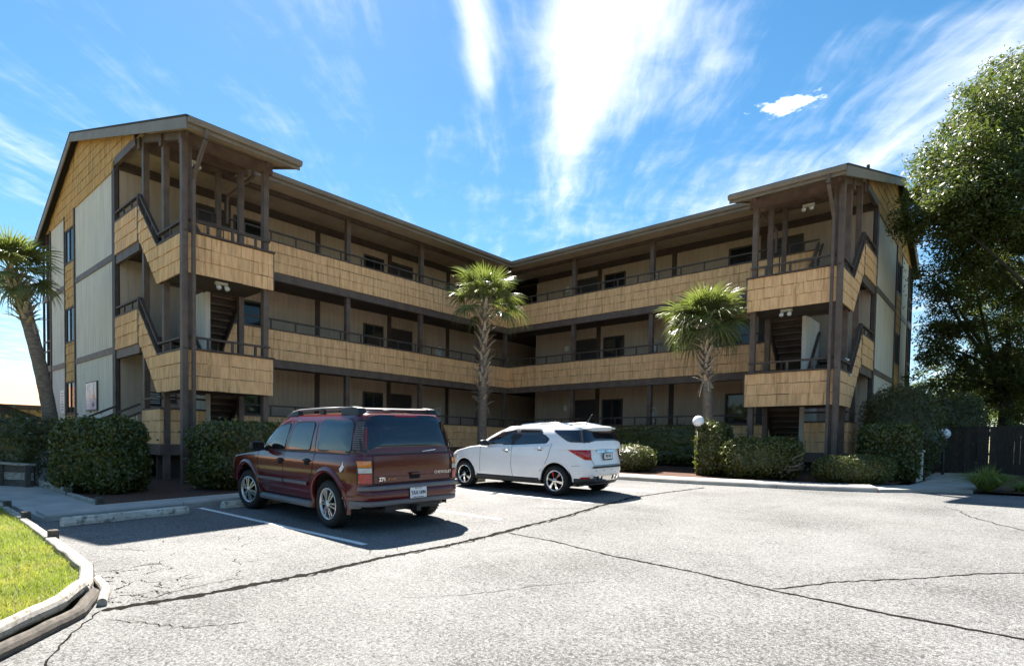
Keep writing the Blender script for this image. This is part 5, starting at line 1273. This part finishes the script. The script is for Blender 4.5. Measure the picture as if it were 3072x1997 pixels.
def maroon_suv():
    car = Car('parked_car', 'dark red boxy SUV with roof rack parked in the bay before the hedge', 9.478, -16.268, -3.435)
    lo = Shell([(0.38, 2.02), (0.5, 2.16), (0.65, 2.2), (0.8, 2.19), (0.95, 2.12), (1.13, 2.0)], [(0.38, -2.42), (0.5, -2.47), (0.8, -2.49), (1.0, -2.485), (1.13, -2.47)], [(0.38, 0.90), (0.5, 0.955), (0.66, 0.98), (0.84, 0.985), (1.0, 0.97), (1.08, 0.95), (1.13, 0.925)], 12.0)
    hood = lambda x: 1.125 if x < 0.75 else float(np.interp(x, [0.75, 0.95, 1.86, 2.08, 2.3], [1.125, 1.085, 0.985, 0.925, 0.87]))
    WX = (1.27, -1.62); WZ = 0.365; RA = 0.485
    arches = [(WX[0], WZ, RA), (WX[1], WZ, RA)]
    body = car.put(shell_mesh(lo, 0.38, 1.125, 300, 22, 0.035, arches, hood), 'body', MAROON)
    up = Shell([(1.1, 1.05), (1.25, 0.86), (1.45, 0.58), (1.6, 0.36), (1.70, 0.15)], [(1.1, -2.465), (1.3, -2.43), (1.5, -2.375), (1.62, -2.33), (1.70, -2.25)], [(1.1, 0.915), (1.25, 0.895), (1.45, 0.855), (1.58, 0.82), (1.66, 0.775), (1.70, 0.72)], 9.0)
    car.put(shell_mesh(up, 1.10, 1.70, 260, 16, 0.055), 'cabin', MAROON)
    car.put(MB().box(-2.3, 1.95, -0.78, 0.78, 0.30, 0.5), 'underbody', SEAM, None, False)
    sideU = lambda sg, o: (lambda p: (p[0], sg * (up.y(p[0], p[1]) + o), p[1]))
    sideL = lambda sg, o: (lambda p: (p[0], sg * (lo.y(p[0], p[1]) + o), p[1]))
    rearU = lambda o: (lambda p: (up.xrear(p[0], p[1]) - o, p[0], p[1])); rearL = lambda o: (lambda p: (lo.xrear(p[0], p[1]) - o, p[0], p[1]))
    w1 = [(0.66, 1.145), (0.55, 1.32), (0.20, 1.52), (-0.24, 1.565), (-0.13, 1.145)]
    w2 = [(-0.28, 1.15), (-0.37, 1.50), (-0.46, 1.58), (-1.0, 1.585), (-1.06, 1.54), (-1.01, 1.16)]
    w3 = [(-1.27, 1.17), (-1.265, 1.60), (-1.34, 1.625), (-2.07, 1.615), (-2.15, 1.55), (-2.17, 1.165)]
    for sg in (1, -1):
        for i, w in enumerate((w1, w2, w3)):
            pl = rpoly(w, 0.05)
            sl_ = car.put(patch(grow(pl, 0.022), sideU(sg, 0.004)), 'window_seal', BLACK); car.put(patch(pl, sideU(sg, 0.009)), 'side_window', CGLASS if i else CGLASS, sl_)
        # vented rear pillar
        th0 = [t for t in up.thetas(1.4, 900)]
        lv = [(-2.20, 1.16), (-2.185, 1.62), (-2.285, 1.615), (-2.395, 1.16)]
        pv = car.put(patch(rpoly(lv, 0.03), sideU(sg, 0.006)), 'pillar_panel', BLACK)
        for k in range(13):
            z = 1.20 + k * 0.031; x0 = -2.20; x1 = -2.39 + (z - 1.16) * 0.235
            vs = [sideU(sg, 0.010)((x, zz)) for zz in (z, z + 0.013) for x in (x0, x0 + (x1 - x0) * 0.5, x1)]; car.put(MB().add(vs, [(0, 1, 4, 3), (1, 2, 5, 4)]), 'louvre', GREYPL, pv, False)
        for pts in ([(0.80, 1.10), (0.79, 0.85), (0.62, 0.62), (0.62, 0.42)], [(-0.20, 1.12), (-0.22, 0.45)], [(-1.22, 1.12), (-1.20, 0.85), (-1.12, 0.72), (-1.06, 0.45)]):
            line_on(car, dense(pts), sideL(sg, 0.003), 0.010, SEAM)
        line_on(car, dense([(-0.19, 1.13), (-0.32, 1.60)]), sideU(sg, 0.006), 0.010, SEAM); line_on(car, dense([(-1.17, 1.13), (-1.15, 1.62)]), sideU(sg, 0.003), 0.010, SEAM)
        line_on(car, dense([(0.80, 1.115), (-2.2, 1.125)], 30), sideL(sg, 0.002), 0.014, BLACK, 'belt_strip')
        for a, b in ((0.80, -0.19), (-0.225, -1.04)):
            vs = []
            pts = [(a + (b - a) * k / 8) for k in range(9)]
            for x in pts: vs += [(x, sg * (lo.y(x, 0.60) + 0.0), 0.605), (x, sg * (lo.y(x, 0.62) + 0.022), 0.612), (x, sg * (lo.y(x, 0.65) + 0.022), 0.652), (x, sg * (lo.y(x, 0.66) + 0.0), 0.66)]
            car.put(MB().add(vs, [(4*i+j, 4*i+j+1, 4*i+5+j, 4*i+4+j) for i in range(8) for j in range(3)]), 'side_moulding', GREYPL, None, False)
        for hx, hz in ((-0.10, 0.955), (-1.02, 0.975)):
            h = car.put(patch(rpoly([(hx - 0.085, hz - 0.05), (hx + 0.085, hz - 0.05), (hx + 0.085, hz + 0.05), (hx - 0.085, hz + 0.05)], 0.04), sideL(sg, 0.004)), 'door_handle', SEAM)
            car.put(MB().bar((hx - 0.085, sg * (lo.y(hx, hz) + 0.022), hz + 0.02), (hx + 0.085, sg * (lo.y(hx, hz) + 0.022), hz + 0.02), 0.03, 0.026), 'handle_grip', BLACK, h, bevel=0.008)
        # running board and grey lower cladding
        rb = MB(); rb.add([(x, sg * y, z) for x in (0.74, 0.66, -1.08, -1.14) for y, z in ((0.78, 0.36), (0.96 if -1.1 < x < 0.7 else 0.90, 0.36), (1.005 if -1.1 < x < 0.7 else 0.92, 0.325), (0.99 if -1.1 < x < 0.7 else 0.9, 0.265), (0.80, 0.255))], [(5*i+j, 5*i+(j+1) % 5, 5*i+5+(j+1) % 5, 5*i+5+j) for i in range(3) for j in range(5)] + [(0, 1, 2, 3, 4), (15, 16, 17, 18, 19)])
        car.put(rb, 'running_board', GREYPL, None, False, 0.01)
        line_on(car, dense([(0.6, 0.372), (-1.05, 0.372)]), lambda p: (p[0], sg * 0.93, 0.362), 0.0, SEAM) if False else None
        car.put(patch(rpoly([(-2.08, 0.33), (-2.02, 0.50), (-2.13, 0.475), (-2.38, 0.455), (-2.38, 0.36)], 0.03), lambda p: (p[0], sg * (lo.y(max(p[0], -2.4), 0.45) + 0.012), p[1])), 'rear_cladding', GREYPL)
        arch_flare(car, WX[0], WZ, RA - 0.01, RA + 0.075, lo.y, sg, MAROON, 0.03); arch_flare(car, WX[1], WZ, RA - 0.01, RA + 0.075, lo.y, sg, MAROON, 0.03)
        well(car, WX[0], WZ, RA + 0.005, sg, 0.60, 0.93); well(car, WX[1], WZ, RA + 0.005, sg, 0.60, 0.93)
        # mirror
        mm = MB(); bm = bmesh.new(); bmesh.ops.create_uvsphere(bm, u_segments=16, v_segments=10, radius=1)
        for v in bm.verts: c = v.co; v.co = Vector((0.52 + 0.075 * math.copysign(abs(c.x) ** 0.6, c.x), sg * (1.10 + 0.12 * math.copysign(abs(c.y) ** 0.6, c.y)), 1.185 + 0.085 * math.copysign(abs(c.z) ** 0.6, c.z)))
        me = bpy.data.meshes.new('mirror'); bm.to_mesh(me); bm.free(); me.shade_smooth(); mr = car.put(None, 'mirror', BLACK, me=me)
        car.put(MB().bar((0.52, sg * 0.90, 1.12), (0.52, sg * 1.02, 1.15), 0.06, 0.05), 'mirror_arm', BLACK, mr)
        car.put(patch(rpoly([(1.02, 1.12), (1.20, 1.12), (1.20, 1.25), (1.02, 1.25)], 0.03), lambda p: (0.442, sg * p[0], p[1])), 'mirror_glass', CGLASS, mr)
        # roof rack
        rk = car.put(MB().tube([(0.06, sg * 0.68, 1.70), (-0.03, sg * 0.68, 1.755), (-0.25, sg * 0.68, 1.785), (-1.0, sg * 0.675, 1.80), (-1.75, sg * 0.665, 1.795)], [0.024, 0.026, 0.022, 0.021, 0.022], 10), 'roof_rail', GREYPL)
        car.put(MB().add([(x, sg * y, z) for x, z0 in ((0.12, 1.70), (-0.06, 1.76), (-0.28, 1.795), (-0.30, 1.70)) for y, z in ((0.72, z0), (0.64, z0), (0.62, 1.68), (0.74, 1.67))], [(4*i+j, 4*i+(j+1) % 4, 4*i+4+(j+1) % 4, 4*i+4+j) for i in range(3) for j in range(4)] + [(0, 1, 2, 3), (12, 13, 14, 15)]), 'rail_foot', BLACK, rk, False, 0.01)
        car.put(MB().box(-1.08, -0.98, sg * 0.65, sg * 0.70, 1.69, 1.80), 'rail_leg', BLACK, rk, False)
        car.put(MB().add([(x, sg * y, z) for x, z0 in ((-1.66, 1.80), (-1.95, 1.815), (-2.12, 1.79), (-2.15, 1.70)) for y, z in ((0.72, z0), (0.60, z0), (0.60, 1.69), (0.74, 1.68))], [(4*i+j, 4*i+(j+1) % 4, 4*i+4+(j+1) % 4, 4*i+4+j) for i in range(3) for j in range(4)] + [(0, 1, 2, 3), (12, 13, 14, 15)]), 'rail_foot', BLACK, rk, False, 0.012)
    for x in (-1.95,):
        car.put(MB().add([(x + dx, y, z) for y in (-0.60, 0.60) for dx, z in ((-0.12, 1.782), (-0.02, 1.800), (0.08, 1.792), (0.08, 1.782))], [(0, 1, 5, 4), (1, 2, 6, 5), (2, 3, 7, 6), (3, 0, 4, 7), (0, 1, 2, 3), (4, 5, 6, 7)]), 'roof_wing', BLACK, None, False)
    car.put(MB().bar((-0.75, -0.66, 1.80), (-0.75, 0.66, 1.80), 0.05, 0.025), 'cross_bar', GREYPL, None, False)
    # rear: glass, lamp, tail lamps, tailgate lines, badges
    rg = rpoly([(0.835, 1.165), (0.78, 1.50), (0.66, 1.64), (0.50, 1.675), (-0.50, 1.675), (-0.66, 1.64), (-0.78, 1.50), (-0.835, 1.165)], 0.06)
    sl_ = car.put(patch(grow(rg, 0.015), rearU(0.004), 8), 'window_seal', BLACK); car.put(patch(rg, rearU(0.010), 8), 'rear_window', CGLASS, sl_)
    car.put(patch(rpoly([(0.22, 1.665), (0.20, 1.688), (-0.20, 1.688), (-0.22, 1.665)], 0.02), rearU(0.018)), 'brake_lamp', REDL)
    for sg in (1, -1):
        bz = car.put(gpatch(sg * 0.735, sg * 0.925, 0.705, 1.045, rearL(0.006), 16), 'tail_lamp', BLACK)
        for z0, z1, m in ((0.945, 1.035, AMBL), (0.865, 0.937, CLRL), (0.715, 0.857, REDL)):
            car.put(gpatch(sg * 0.752, sg * 0.915, z0, z1, rearL(0.014), 14), 'lamp_lens', m, bz)
        line_on(car, dense([(sg * 0.715, 1.11), (sg * 0.715, 0.70)]), rearL(0.004), 0.010, SEAM)
    line_on(car, dense([(-0.72, 0.705), (0.72, 0.705)], 12), rearL(0.004), 0.012, SEAM); line_on(car, dense([(-0.80, 1.125), (0.80, 1.125)], 14), rearL(0.004), 0.016, BLACK)
    line_on(car, dense([(-0.70, 0.80), (0.70, 0.80)], 12), rearL(0.003), 0.006, SEAM)
    hd = car.put(patch(rpoly([(0.09, 0.745), (0.09, 0.835), (-0.11, 0.835), (-0.11, 0.745)], 0.03), rearL(0.006)), 'tailgate_handle', SEAM); car.put(MB().bar((-2.52, 0.08, 0.825), (-2.52, -0.10, 0.825), 0.03, 0.03), 'handle_grip', MAROON, hd, bevel=0.008)
    car.put(MB().tube([(-2.475, -0.16, 1.145), (-2.49, -0.40, 1.17), (-2.46, -0.48, 1.20)], 0.008, 6), 'wiper', CHROME)
    car.text('CHEVROLET', 0.062, REAR(-2.503, -0.55, 0.82), CHROME, sx=1.0); car.text('Z71', 0.07, REAR(-2.503, 0.58, 0.765), CHROME, bold=0.003)
    car.text('off road', 0.045, REAR(-2.503, 0.42, 0.765), AMBL)
    # bumper: maroon face, grey step pad above and grey valance below
    def bump(z0, z1, out, m, nm, x_cut=-1.98, out2=None):
        sh = Shell([(0, 2.0), (2, 2.0)], [(0, -2.56 - out), (2, -2.56 - out)], [(0, 0.955 + out * 0.5), (2, 0.955 + out * 0.5)], 9.0); th = [t for t in sh.thetas(0.5, 420) if sh.at(t, 0.5)[0] < x_cut]; vs = []
        for t in th:
            x, y = sh.at(t, 0.5)
            for z, o in ((z0, -0.05), (z0, 0.0), (z0 + 0.012, 0.014), (z1 - 0.012, 0.014), (z1, 0.0), (z1, -0.14)):
                xc = -0.28; L = math.hypot(x - xc, y); k = 1 + o / L; vs.append((xc + (x - xc) * k, y * k, z))
        n = len(th); car.put(MB().add(vs, [(6*i+j, 6*i+j+1, 6*i+7+j, 6*i+6+j) for i in range(n-1) for j in range(5)]), nm, m, None, True)
    bump(0.465, 0.61, 0.0, MAROON, 'rear_bumper'); bump(0.611, 0.675, 0.012, GREYPL, 'bumper_step'); bump(0.385, 0.464, -0.01, GREYPL, 'bumper_valance', -2.25)
    pl = car.put(patch(rpoly([(0.155, 0.465), (0.155, 0.625), (-0.155, 0.625), (-0.155, 0.465)], 0.012), lambda p: (-2.592, p[0], p[1])), 'licence_plate', PLATE)
    car.text('TAX-1694', 0.078, REAR(-2.595, 0.0, 0.543), INK, pl, 0.0015, 0.80); car.text('NORTH CAROLINA', 0.022, REAR(-2.595, 0.0, 0.478), INK, pl); car.text('FIRST IN FLIGHT', 0.018, REAR(-2.595, 0.0, 0.612), INK, pl)
    car.put(MB().box(-2.60, -2.3, -0.04, 0.04, 0.27, 0.35), 'tow_hitch', BLACK, None, False); car.put(MB().bar((-2.42, -0.5, 0.33), (-2.42, 0.5, 0.33), 0.07, 0.07), 'hitch_beam', BLACK, None, False)
    car.put(MB().tube([(-1.62, -0.75, 0.34), (-1.62, 0.75, 0.34)], 0.05, 8), 'rear_axle', SEAM)
    car.put(MB().tube([(-2.0, -0.6, 0.36), (-2.36, -0.62, 0.33)], 0.035, 8), 'exhaust', GREYPL)
    ws = rpoly([(0.74, 1.17), (0.62, 1.60), (-0.62, 1.60), (-0.74, 1.17)], 0.05); car.put(patch(ws, lambda p: (up.xfront(p[0], p[1]) + 0.006, p[0], p[1]), 7), 'windscreen', CGLASS)
    for sg in (1, -1): car.put(patch(rpoly([(sg * 0.60, 0.70), (sg * 0.62, 0.86), (sg * 0.92, 0.85), (sg * 0.92, 0.71)], 0.02), lambda p: (lo.xfront(p[0], p[1]) + 0.006, p[0], p[1])), 'headlamp', CLRL)
    car.put(patch(rpoly([(0.56, 0.62), (0.56, 0.86), (-0.56, 0.86), (-0.56, 0.62)], 0.03), lambda p: (lo.xfront(p[0], p[1]) + 0.006, p[0], p[1])), 'grille', BLACK)
    car.put(patch(rpoly([(0.9, 0.42), (0.9, 0.58), (-0.9, 0.58), (-0.9, 0.42)], 0.03), lambda p: (lo.xfront(p[0], p[1]) + 0.05, p[0], p[1])), 'front_bumper', MAROON)
    # decals on the rear quarter
    DEC = mat('white_decal', (0.80, 0.80, 0.80), 0.4, 0.02, 5)
    car.put(patch([(-2.02, 0.86), (-1.99, 0.91), (-2.05, 0.97), (-2.07, 1.03), (-2.085, 0.96), (-2.12, 0.95), (-2.09, 0.92), (-2.07, 0.89)], sideL(1, 0.004), 3), 'decal', DEC)
    st = dict(n=6, offs=(-0.038, 0.038), w=(0.026, 0.040), m=ALLOY, lug=SEAM)
    for x in WX:
        for sg in (1, -1): wheel(car, x, sg * 0.845, WZ, 0.362, 0.26, 0.235, st, 0.35 if x > 0 else 0.1, R(10) if x > 0 else 0.0)
maroon_suv()

def white_suv():
    car = Car('parked_car', 'white crossover SUV parked nose in beside the tall palm', 9.738, -10.713, -1.788)
    lo = Shell([(0.26, 1.98), (0.4, 2.14), (0.6, 2.18), (0.8, 2.12), (0.95, 2.02), (1.2, 1.9)], [(0.26, -2.12), (0.4, -2.20), (0.62, -2.245), (0.8, -2.20), (1.0, -2.16), (1.2, -2.10)], [(0.26, 0.85), (0.4, 0.895), (0.6, 0.915), (0.8, 0.915), (0.95, 0.90), (1.08, 0.875), (1.2, 0.845)], 5.2)
    top = lambda x: float(np.interp(x, [-2.3, -1.9, -1.31, -0.2, 0.78, 0.95, 1.32, 1.86, 2.05, 2.3], [1.10, 1.115, 1.115, 1.075, 1.035, 1.05, 1.02, 0.91, 0.82, 0.7]))
    WX = (1.41, -1.44); WZ = 0.33; RA = 0.415
    arches = [(WX[0], WZ, RA), (WX[1], WZ, RA)]
    car.put(shell_mesh(lo, 0.26, 1.10, 300, 24, 0.02, arches, top), 'body', WPAINT)
    up = Shell([(1.0, 1.22), (1.15, 0.98), (1.3, 0.70), (1.42, 0.44), (1.52, 0.14)], [(1.0, -2.2), (1.15, -2.17), (1.3, -2.11), (1.42, -2.05), (1.52, -1.98)], [(1.0, 0.875), (1.15, 0.85), (1.3, 0.805), (1.42, 0.755), (1.49, 0.70), (1.52, 0.66)], 7.0)
    car.put(shell_mesh(up, 1.02, 1.52, 260, 16, 0.05), 'cabin', WPAINT)
    car.put(MB().box(-1.95, 1.9, -0.74, 0.74, 0.22, 0.45), 'underbody', SEAM, None, False)
    sideU = lambda sg, o: (lambda p: (p[0], sg * (up.y(p[0], p[1]) + o), p[1])); sideL = lambda sg, o: (lambda p: (p[0], sg * (lo.y(p[0], p[1]) + o), p[1]))
    rearU = lambda o: (lambda p: (up.xrear(p[0], p[1]) - o, p[0], p[1])); rearL = lambda o: (lambda p: (lo.xrear(p[0], p[1]) - o, p[0], p[1]))
    w1 = [(0.66, 1.085), (0.56, 1.195), (0.22, 1.365), (-0.24, 1.44), (-0.15, 1.115)]; w2 = [(-0.25, 1.12), (-0.37, 1.445), (-0.93, 1.435), (-1.20, 1.235), (-1.13, 1.16)]
    wq = [(-1.27, 1.435), (-1.50, 1.315), (-1.74, 1.20), (-2.06, 1.17), (-2.0, 1.40), (-1.93, 1.445)]
    whole = [(0.74, 1.075), (0.60, 1.21), (0.22, 1.39), (-0.26, 1.46), (-0.94, 1.455), (-1.25, 1.235), (-1.17, 1.145), (-0.2, 1.09)]
    for sg in (1, -1):
        ch = car.put(patch(grow(rpoly(whole, 0.04), 0.012), sideU(sg, 0.003), 6), 'window_trim', CHROME)
        car.put(patch(rpoly(whole, 0.04), sideU(sg, 0.006), 6), 'window_seal', BLACK, ch)
        for w in (w1, w2): car.put(patch(rpoly(w, 0.03), sideU(sg, 0.011)), 'side_window', CGLASS, ch)
        tq = [t for t in up.thetas(1.3, 900) if (lambda q: q[0] < -1.27 and sg * q[1] > 0.55)(up.at(t, 1.3))]
        if sg < 0: tq = tq[::-1]
        vq = []; kq = 8
        for t in tq:
            xq = up.at(t, 1.3)[0]; zl = float(np.interp(xq, [-2.2, -1.80, -1.72, -1.5, -1.27], [1.178, 1.178, 1.20, 1.315, 1.43]))
            for j in range(kq + 1):
                z = zl + (1.445 - zl) * j / kq; x_, y_ = up.at(t, z, 0.007); vq.append((x_, y_, z))
        car.put(MB().add(vq, [((kq+1)*i+j, (kq+1)*i+j+1, (kq+1)*(i+1)+j+1, (kq+1)*(i+1)+j) for i in range(len(tq)-1) for j in range(kq)]), 'quarter_window', CGLASS)
        for pts in ([(0.84, 1.03), (0.83, 0.8), (0.85, 0.40)], [(-0.19, 1.09), (-0.18, 0.6), (-0.22, 0.30)], [(-1.33, 1.16), (-1.26, 0.85), (-1.16, 0.66), (-1.02, 0.52)]):
            line_on(car, dense(pts), sideL(sg, 0.003), 0.009, SEAM)
        line_on(car, dense([(-1.84, 0.66), (-2.02, 0.68)]), sideL(sg, 0.003), 0.006, SEAM)
        # black sill cladding
        vs = []; xs = [1.05 - 2.1 * k / 14 for k in range(15)]
        for x in xs: vs += [(x, sg * (lo.y(x, 0.36) + 0.004), 0.365), (x, sg * (lo.y(x, 0.34) + 0.018), 0.34), (x, sg * (lo.y(x, 0.27) + 0.01), 0.245), (x, sg * 0.78, 0.225)]
        car.put(MB().add(vs, [(4*i+j, 4*i+j+1, 4*i+5+j, 4*i+4+j) for i in range(14) for j in range(3)]), 'sill_cladding', BLACK, None, False)
        arch_flare(car, WX[0], WZ, RA - 0.012, RA + 0.03, lo.y, sg, WPAINT, 0.012, 0, 180, 'arch_lip'); arch_flare(car, WX[1], WZ, RA - 0.012, RA + 0.03, lo.y, sg, WPAINT, 0.012, 0, 180, 'arch_lip')
        well(car, WX[0], WZ, RA + 0.006, sg, 0.52, 0.87); well(car, WX[1], WZ, RA + 0.006, sg, 0.52, 0.87)
        for hx, hz in ((-0.03, 0.955), (-1.02, 1.02)):
            h = car.put(patch(rpoly([(hx - 0.06, hz - 0.04), (hx + 0.06, hz - 0.04), (hx + 0.06, hz + 0.035), (hx - 0.06, hz + 0.035)], 0.03), sideL(sg, 0.003)), 'door_handle', GREYPL)
            car.put(MB().tube([(hx - 0.11, sg * (lo.y(hx, hz) + 0.012), hz), (hx - 0.06, sg * (lo.y(hx, hz) + 0.035), hz + 0.005), (hx + 0.06, sg * (lo.y(hx, hz) + 0.035), hz + 0.005), (hx + 0.11, sg * (lo.y(hx, hz) + 0.012), hz)], 0.015, 8), 'handle_grip', CHROME, h)
        bm = bmesh.new(); bmesh.ops.create_uvsphere(bm, u_segments=16, v_segments=10, radius=1)
        for v in bm.verts: c = v.co; v.co = Vector((0.60 + 0.065 * math.copysign(abs(c.x) ** 0.6, c.x), sg * (1.02 + 0.11 * math.copysign(abs(c.y) ** 0.6, c.y)), 1.13 + 0.07 * math.copysign(abs(c.z) ** 0.6, c.z)))
        me = bpy.data.meshes.new('mirror'); bm.to_mesh(me); bm.free(); me.shade_smooth(); mr = car.put(None, 'mirror', BLACK, me=me)
        car.put(MB().bar((0.60, sg * 0.85, 1.085), (0.60, sg * 0.95, 1.10), 0.05, 0.04), 'mirror_arm', BLACK, mr)
        car.put(MB().tube([(-0.15, sg * 0.60, 1.525), (-0.30, sg * 0.60, 1.565), (-0.8, sg * 0.59, 1.60), (-1.3, sg * 0.58, 1.595), (-1.62, sg * 0.57, 1.555), (-1.72, sg * 0.565, 1.52)], 0.018, 8), 'roof_rail', CHROME)
        # wraparound tail lamp
        xs0, ys0 = lo.xrear(0.56, 0.95), 0.56
        tabs = [t for t in lo.thetas(0.95, 1200) if (lambda q: q[0] < -1.72 and sg * q[1] > 0.54)(lo.at(t, 0.95))]
        if sg < 0: tabs = tabs[::-1]
        tabs = tabs[::-1]                      # from the tailgate outwards
        n = len(tabs); vs = []; m_ = 6; zlo = lambda s: 0.80 + 0.02 * s + (0.21 * max(0, s - 0.30) / 0.7); zhi = lambda s: 1.085 - 0.012 * s if s < 0.85 else 1.075 - (s - 0.85) * 0.25
        for i, t in enumerate(tabs):
            s = i / (n - 1)
            for j in range(m_ + 1):
                z = zlo(s) + (zhi(s) - zlo(s)) * j / m_; x, y = lo.at(t, z, 0.012 + 0.012 * math.sin(math.pi * j / m_)); vs.append((x, y, z))
        tl = car.put(MB().add(vs, [((m_+1)*i+j, (m_+1)*i+j+1, (m_+1)*(i+1)+j+1, (m_+1)*(i+1)+j) for i in range(n-1) for j in range(m_)]), 'tail_lamp', REDL)
        car.put(patch([(sg * 0.63 + 0.032 * math.cos(q), 1.02 + 0.036 * math.sin(q)) for q in [k * 2 * math.pi / 14 for k in range(14)]], rearL(0.028)), 'reverse_lens', CLRL, tl)
        car.put(patch(rpoly([(sg * 0.60, 0.395), (sg * 0.60, 0.435), (sg * 0.75, 0.435), (sg * 0.75, 0.395)], 0.01), rearL(0.022)), 'reflector', REDL)
    rg = rpoly([(0.74, 1.175), (0.66, 1.45), (-0.66, 1.45), (-0.74, 1.175)], 0.05); sl_ = car.put(patch(grow(rg, 0.02), rearU(0.004), 8), 'window_seal', BLACK); car.put(patch(rg, rearU(0.010), 8), 'rear_window', CGLASS, sl_)
    sp = MB(); ys = [-0.60 + 1.2 * k / 16 for k in range(17)]; vs = []
    for y in ys:
        e = 0.05 * (abs(y) / 0.6) ** 3
        vs += [(-1.8, y, 1.528 - e * 0.3 + 0.035 * (1 - (y / 0.6) ** 2)), (-2.095 + e, y, 1.502 - e * 0.5), (-2.10 + e, y, 1.482 - e * 0.5), (-2.03, y, 1.455)]
    sp.add(vs, [(4*i+j, 4*i+j+1, 4*i+5+j, 4*i+4+j) for i in range(16) for j in range(3)] + [(0, 1, 2, 3), (64, 65, 66, 67)]); car.put(sp, 'roof_spoiler', WPAINT, None, True, 0.006)
    car.put(patch(rpoly([(0.37, 0.955), (0.34, 1.015), (-0.34, 1.015), (-0.37, 0.955)], 0.012), rearL(0.02)), 'chrome_bar', CHROME)
    car.put(patch([(0.07, 0.985), (0.03, 0.998), (0.03, 1.012), (-0.03, 1.012), (-0.03, 0.998), (-0.07, 0.985), (-0.03, 0.972), (-0.03, 0.958), (0.03, 0.958), (0.03, 0.972)], rearL(0.026), 2), 'badge', ALLOY)
    pb = car.put(patch(rpoly([(0.185, 0.785), (0.185, 0.945), (-0.185, 0.945), (-0.185, 0.785)], 0.015), lambda p: (-2.235 - (0.0 if p[1] > 0.9 else 0.0), p[0], p[1])), 'licence_plate', BLACK)
    car.put(patch(rpoly([(0.16, 0.812), (0.16, 0.932), (-0.16, 0.932), (-0.16, 0.812)], 0.01), lambda p: (-2.239, p[0], p[1])), 'plate_face', PLATE, pb)
    car.text('TEX 451', 0.085, REAR(-2.243, 0.0, 0.872), INK, pb, 0.0015, 0.78)
    car.text('EQUINOX', 0.035, REAR(-2.222, -0.56, 0.76), CHROME)
    for sg in (1, -1): line_on(car, dense([(sg * 0.55, 1.14), (sg * 0.55, 0.78), (sg * 0.50, 0.68)]), rearL(0.004), 0.008, SEAM)
    line_on(car, dense([(-0.50, 0.68), (0.50, 0.68)], 10), rearL(0.004), 0.010, SEAM)
    bt = MB(); vs = []
    for k in range(17):
        y = -0.56 + 1.12 * k / 16; x = lo.xrear(y, 0.64); vs += [(x + 0.02, y, 0.665), (x - 0.035, y, 0.655), (x - 0.04, y, 0.625), (x + 0.01, y, 0.615)]
    car.put(MB().add(vs, [(4*i+j, 4*i+j+1, 4*i+5+j, 4*i+4+j) for i in range(16) for j in range(3)]), 'bumper_step', BLACK, None, False)
    th = [t for t in lo.thetas(0.33, 500) if lo.at(t, 0.33)[0] < -1.84]; vs = []
    for t in th:
        for z, o in ((0.40, 0.002), (0.385, 0.016), (0.27, 0.012), (0.235, -0.05)): x, y = lo.at(t, max(z, 0.26), o); vs.append((x, y, z))
    car.put(MB().add(vs, [(4*i+j, 4*i+j+1, 4*i+5+j, 4*i+4+j) for i in range(len(th)-1) for j in range(3)]), 'bumper_cladding', BLACK, None, True)
    sk = car.put(patch(rpoly([(0.50, 0.385), (0.52, 0.47), (-0.52, 0.47), (-0.50, 0.385), (-0.40, 0.33), (0.40, 0.33)], 0.03), rearL(0.024)), 'skid_plate', CHROME)
    for y in (-0.36, -0.22, 0.22, 0.36): car.put(patch([(y - 0.035, 0.35), (y - 0.02, 0.44), (y + 0.035, 0.44), (y + 0.02, 0.35)], rearL(0.028), 2), 'skid_slot', SEAM, sk)
    for y in (0.45, 0.15, -0.15, -0.45): car.put(patch([(y + 0.014 * math.cos(q), 0.565 + 0.014 * math.sin(q)) for q in [k * 0.7854 for k in range(8)]], rearL(0.003), 1), 'parking_sensor', GREYPL)
    car.put(MB().tube([(-1.62, 0.0, 1.555), (-1.82, 0.0, 1.80)], [0.010, 0.004], 6), 'antenna', BLACK); car.put(MB().tube([(-2.135, -0.05, 1.19), (-2.11, -0.42, 1.205)], 0.012, 6), 'wiper', BLACK)
    ws = rpoly([(0.72, 1.10), (0.52, 1.44), (-0.52, 1.44), (-0.72, 1.10)], 0.05); car.put(patch(ws, lambda p: (up.xfront(p[0], p[1]) + 0.006, p[0], p[1]), 7), 'windscreen', CGLASS)
    for sg in (1, -1):
        ths = [t for t in lo.thetas(0.8, 900) if (lambda q: q[0] > 1.68 and sg * q[1] > 0.42)(lo.at(t, 0.8))]; vs = []
        if sg > 0: pass
        for i, t in enumerate(ths):
            for z in (0.70, 0.76, 0.82): x, y = lo.at(t, z, 0.008); vs.append((x, y, z))
        car.put(MB().add(vs, [(3*i+j, 3*i+j+1, 3*i+4+j, 3*i+3+j) for i in range(len(ths)-1) for j in range(2)]), 'headlamp', CLRL)
    car.put(patch(rpoly([(0.46, 0.55), (0.46, 0.74), (-0.46, 0.74), (-0.46, 0.55)], 0.03), lambda p: (lo.xfront(p[0], p[1]) + 0.006, p[0], p[1])), 'grille', BLACK)
    st = dict(n=6, offs=(0.0,), w=(0.05, 0.075), m=CHROME, lug=SEAM)
    for x in WX:
        for sg in (1, -1): wheel(car, x, sg * 0.79, WZ, 0.335, 0.225, 0.225, st, 0.5 if x > 0 else 0.2, 0.0)
white_suv()
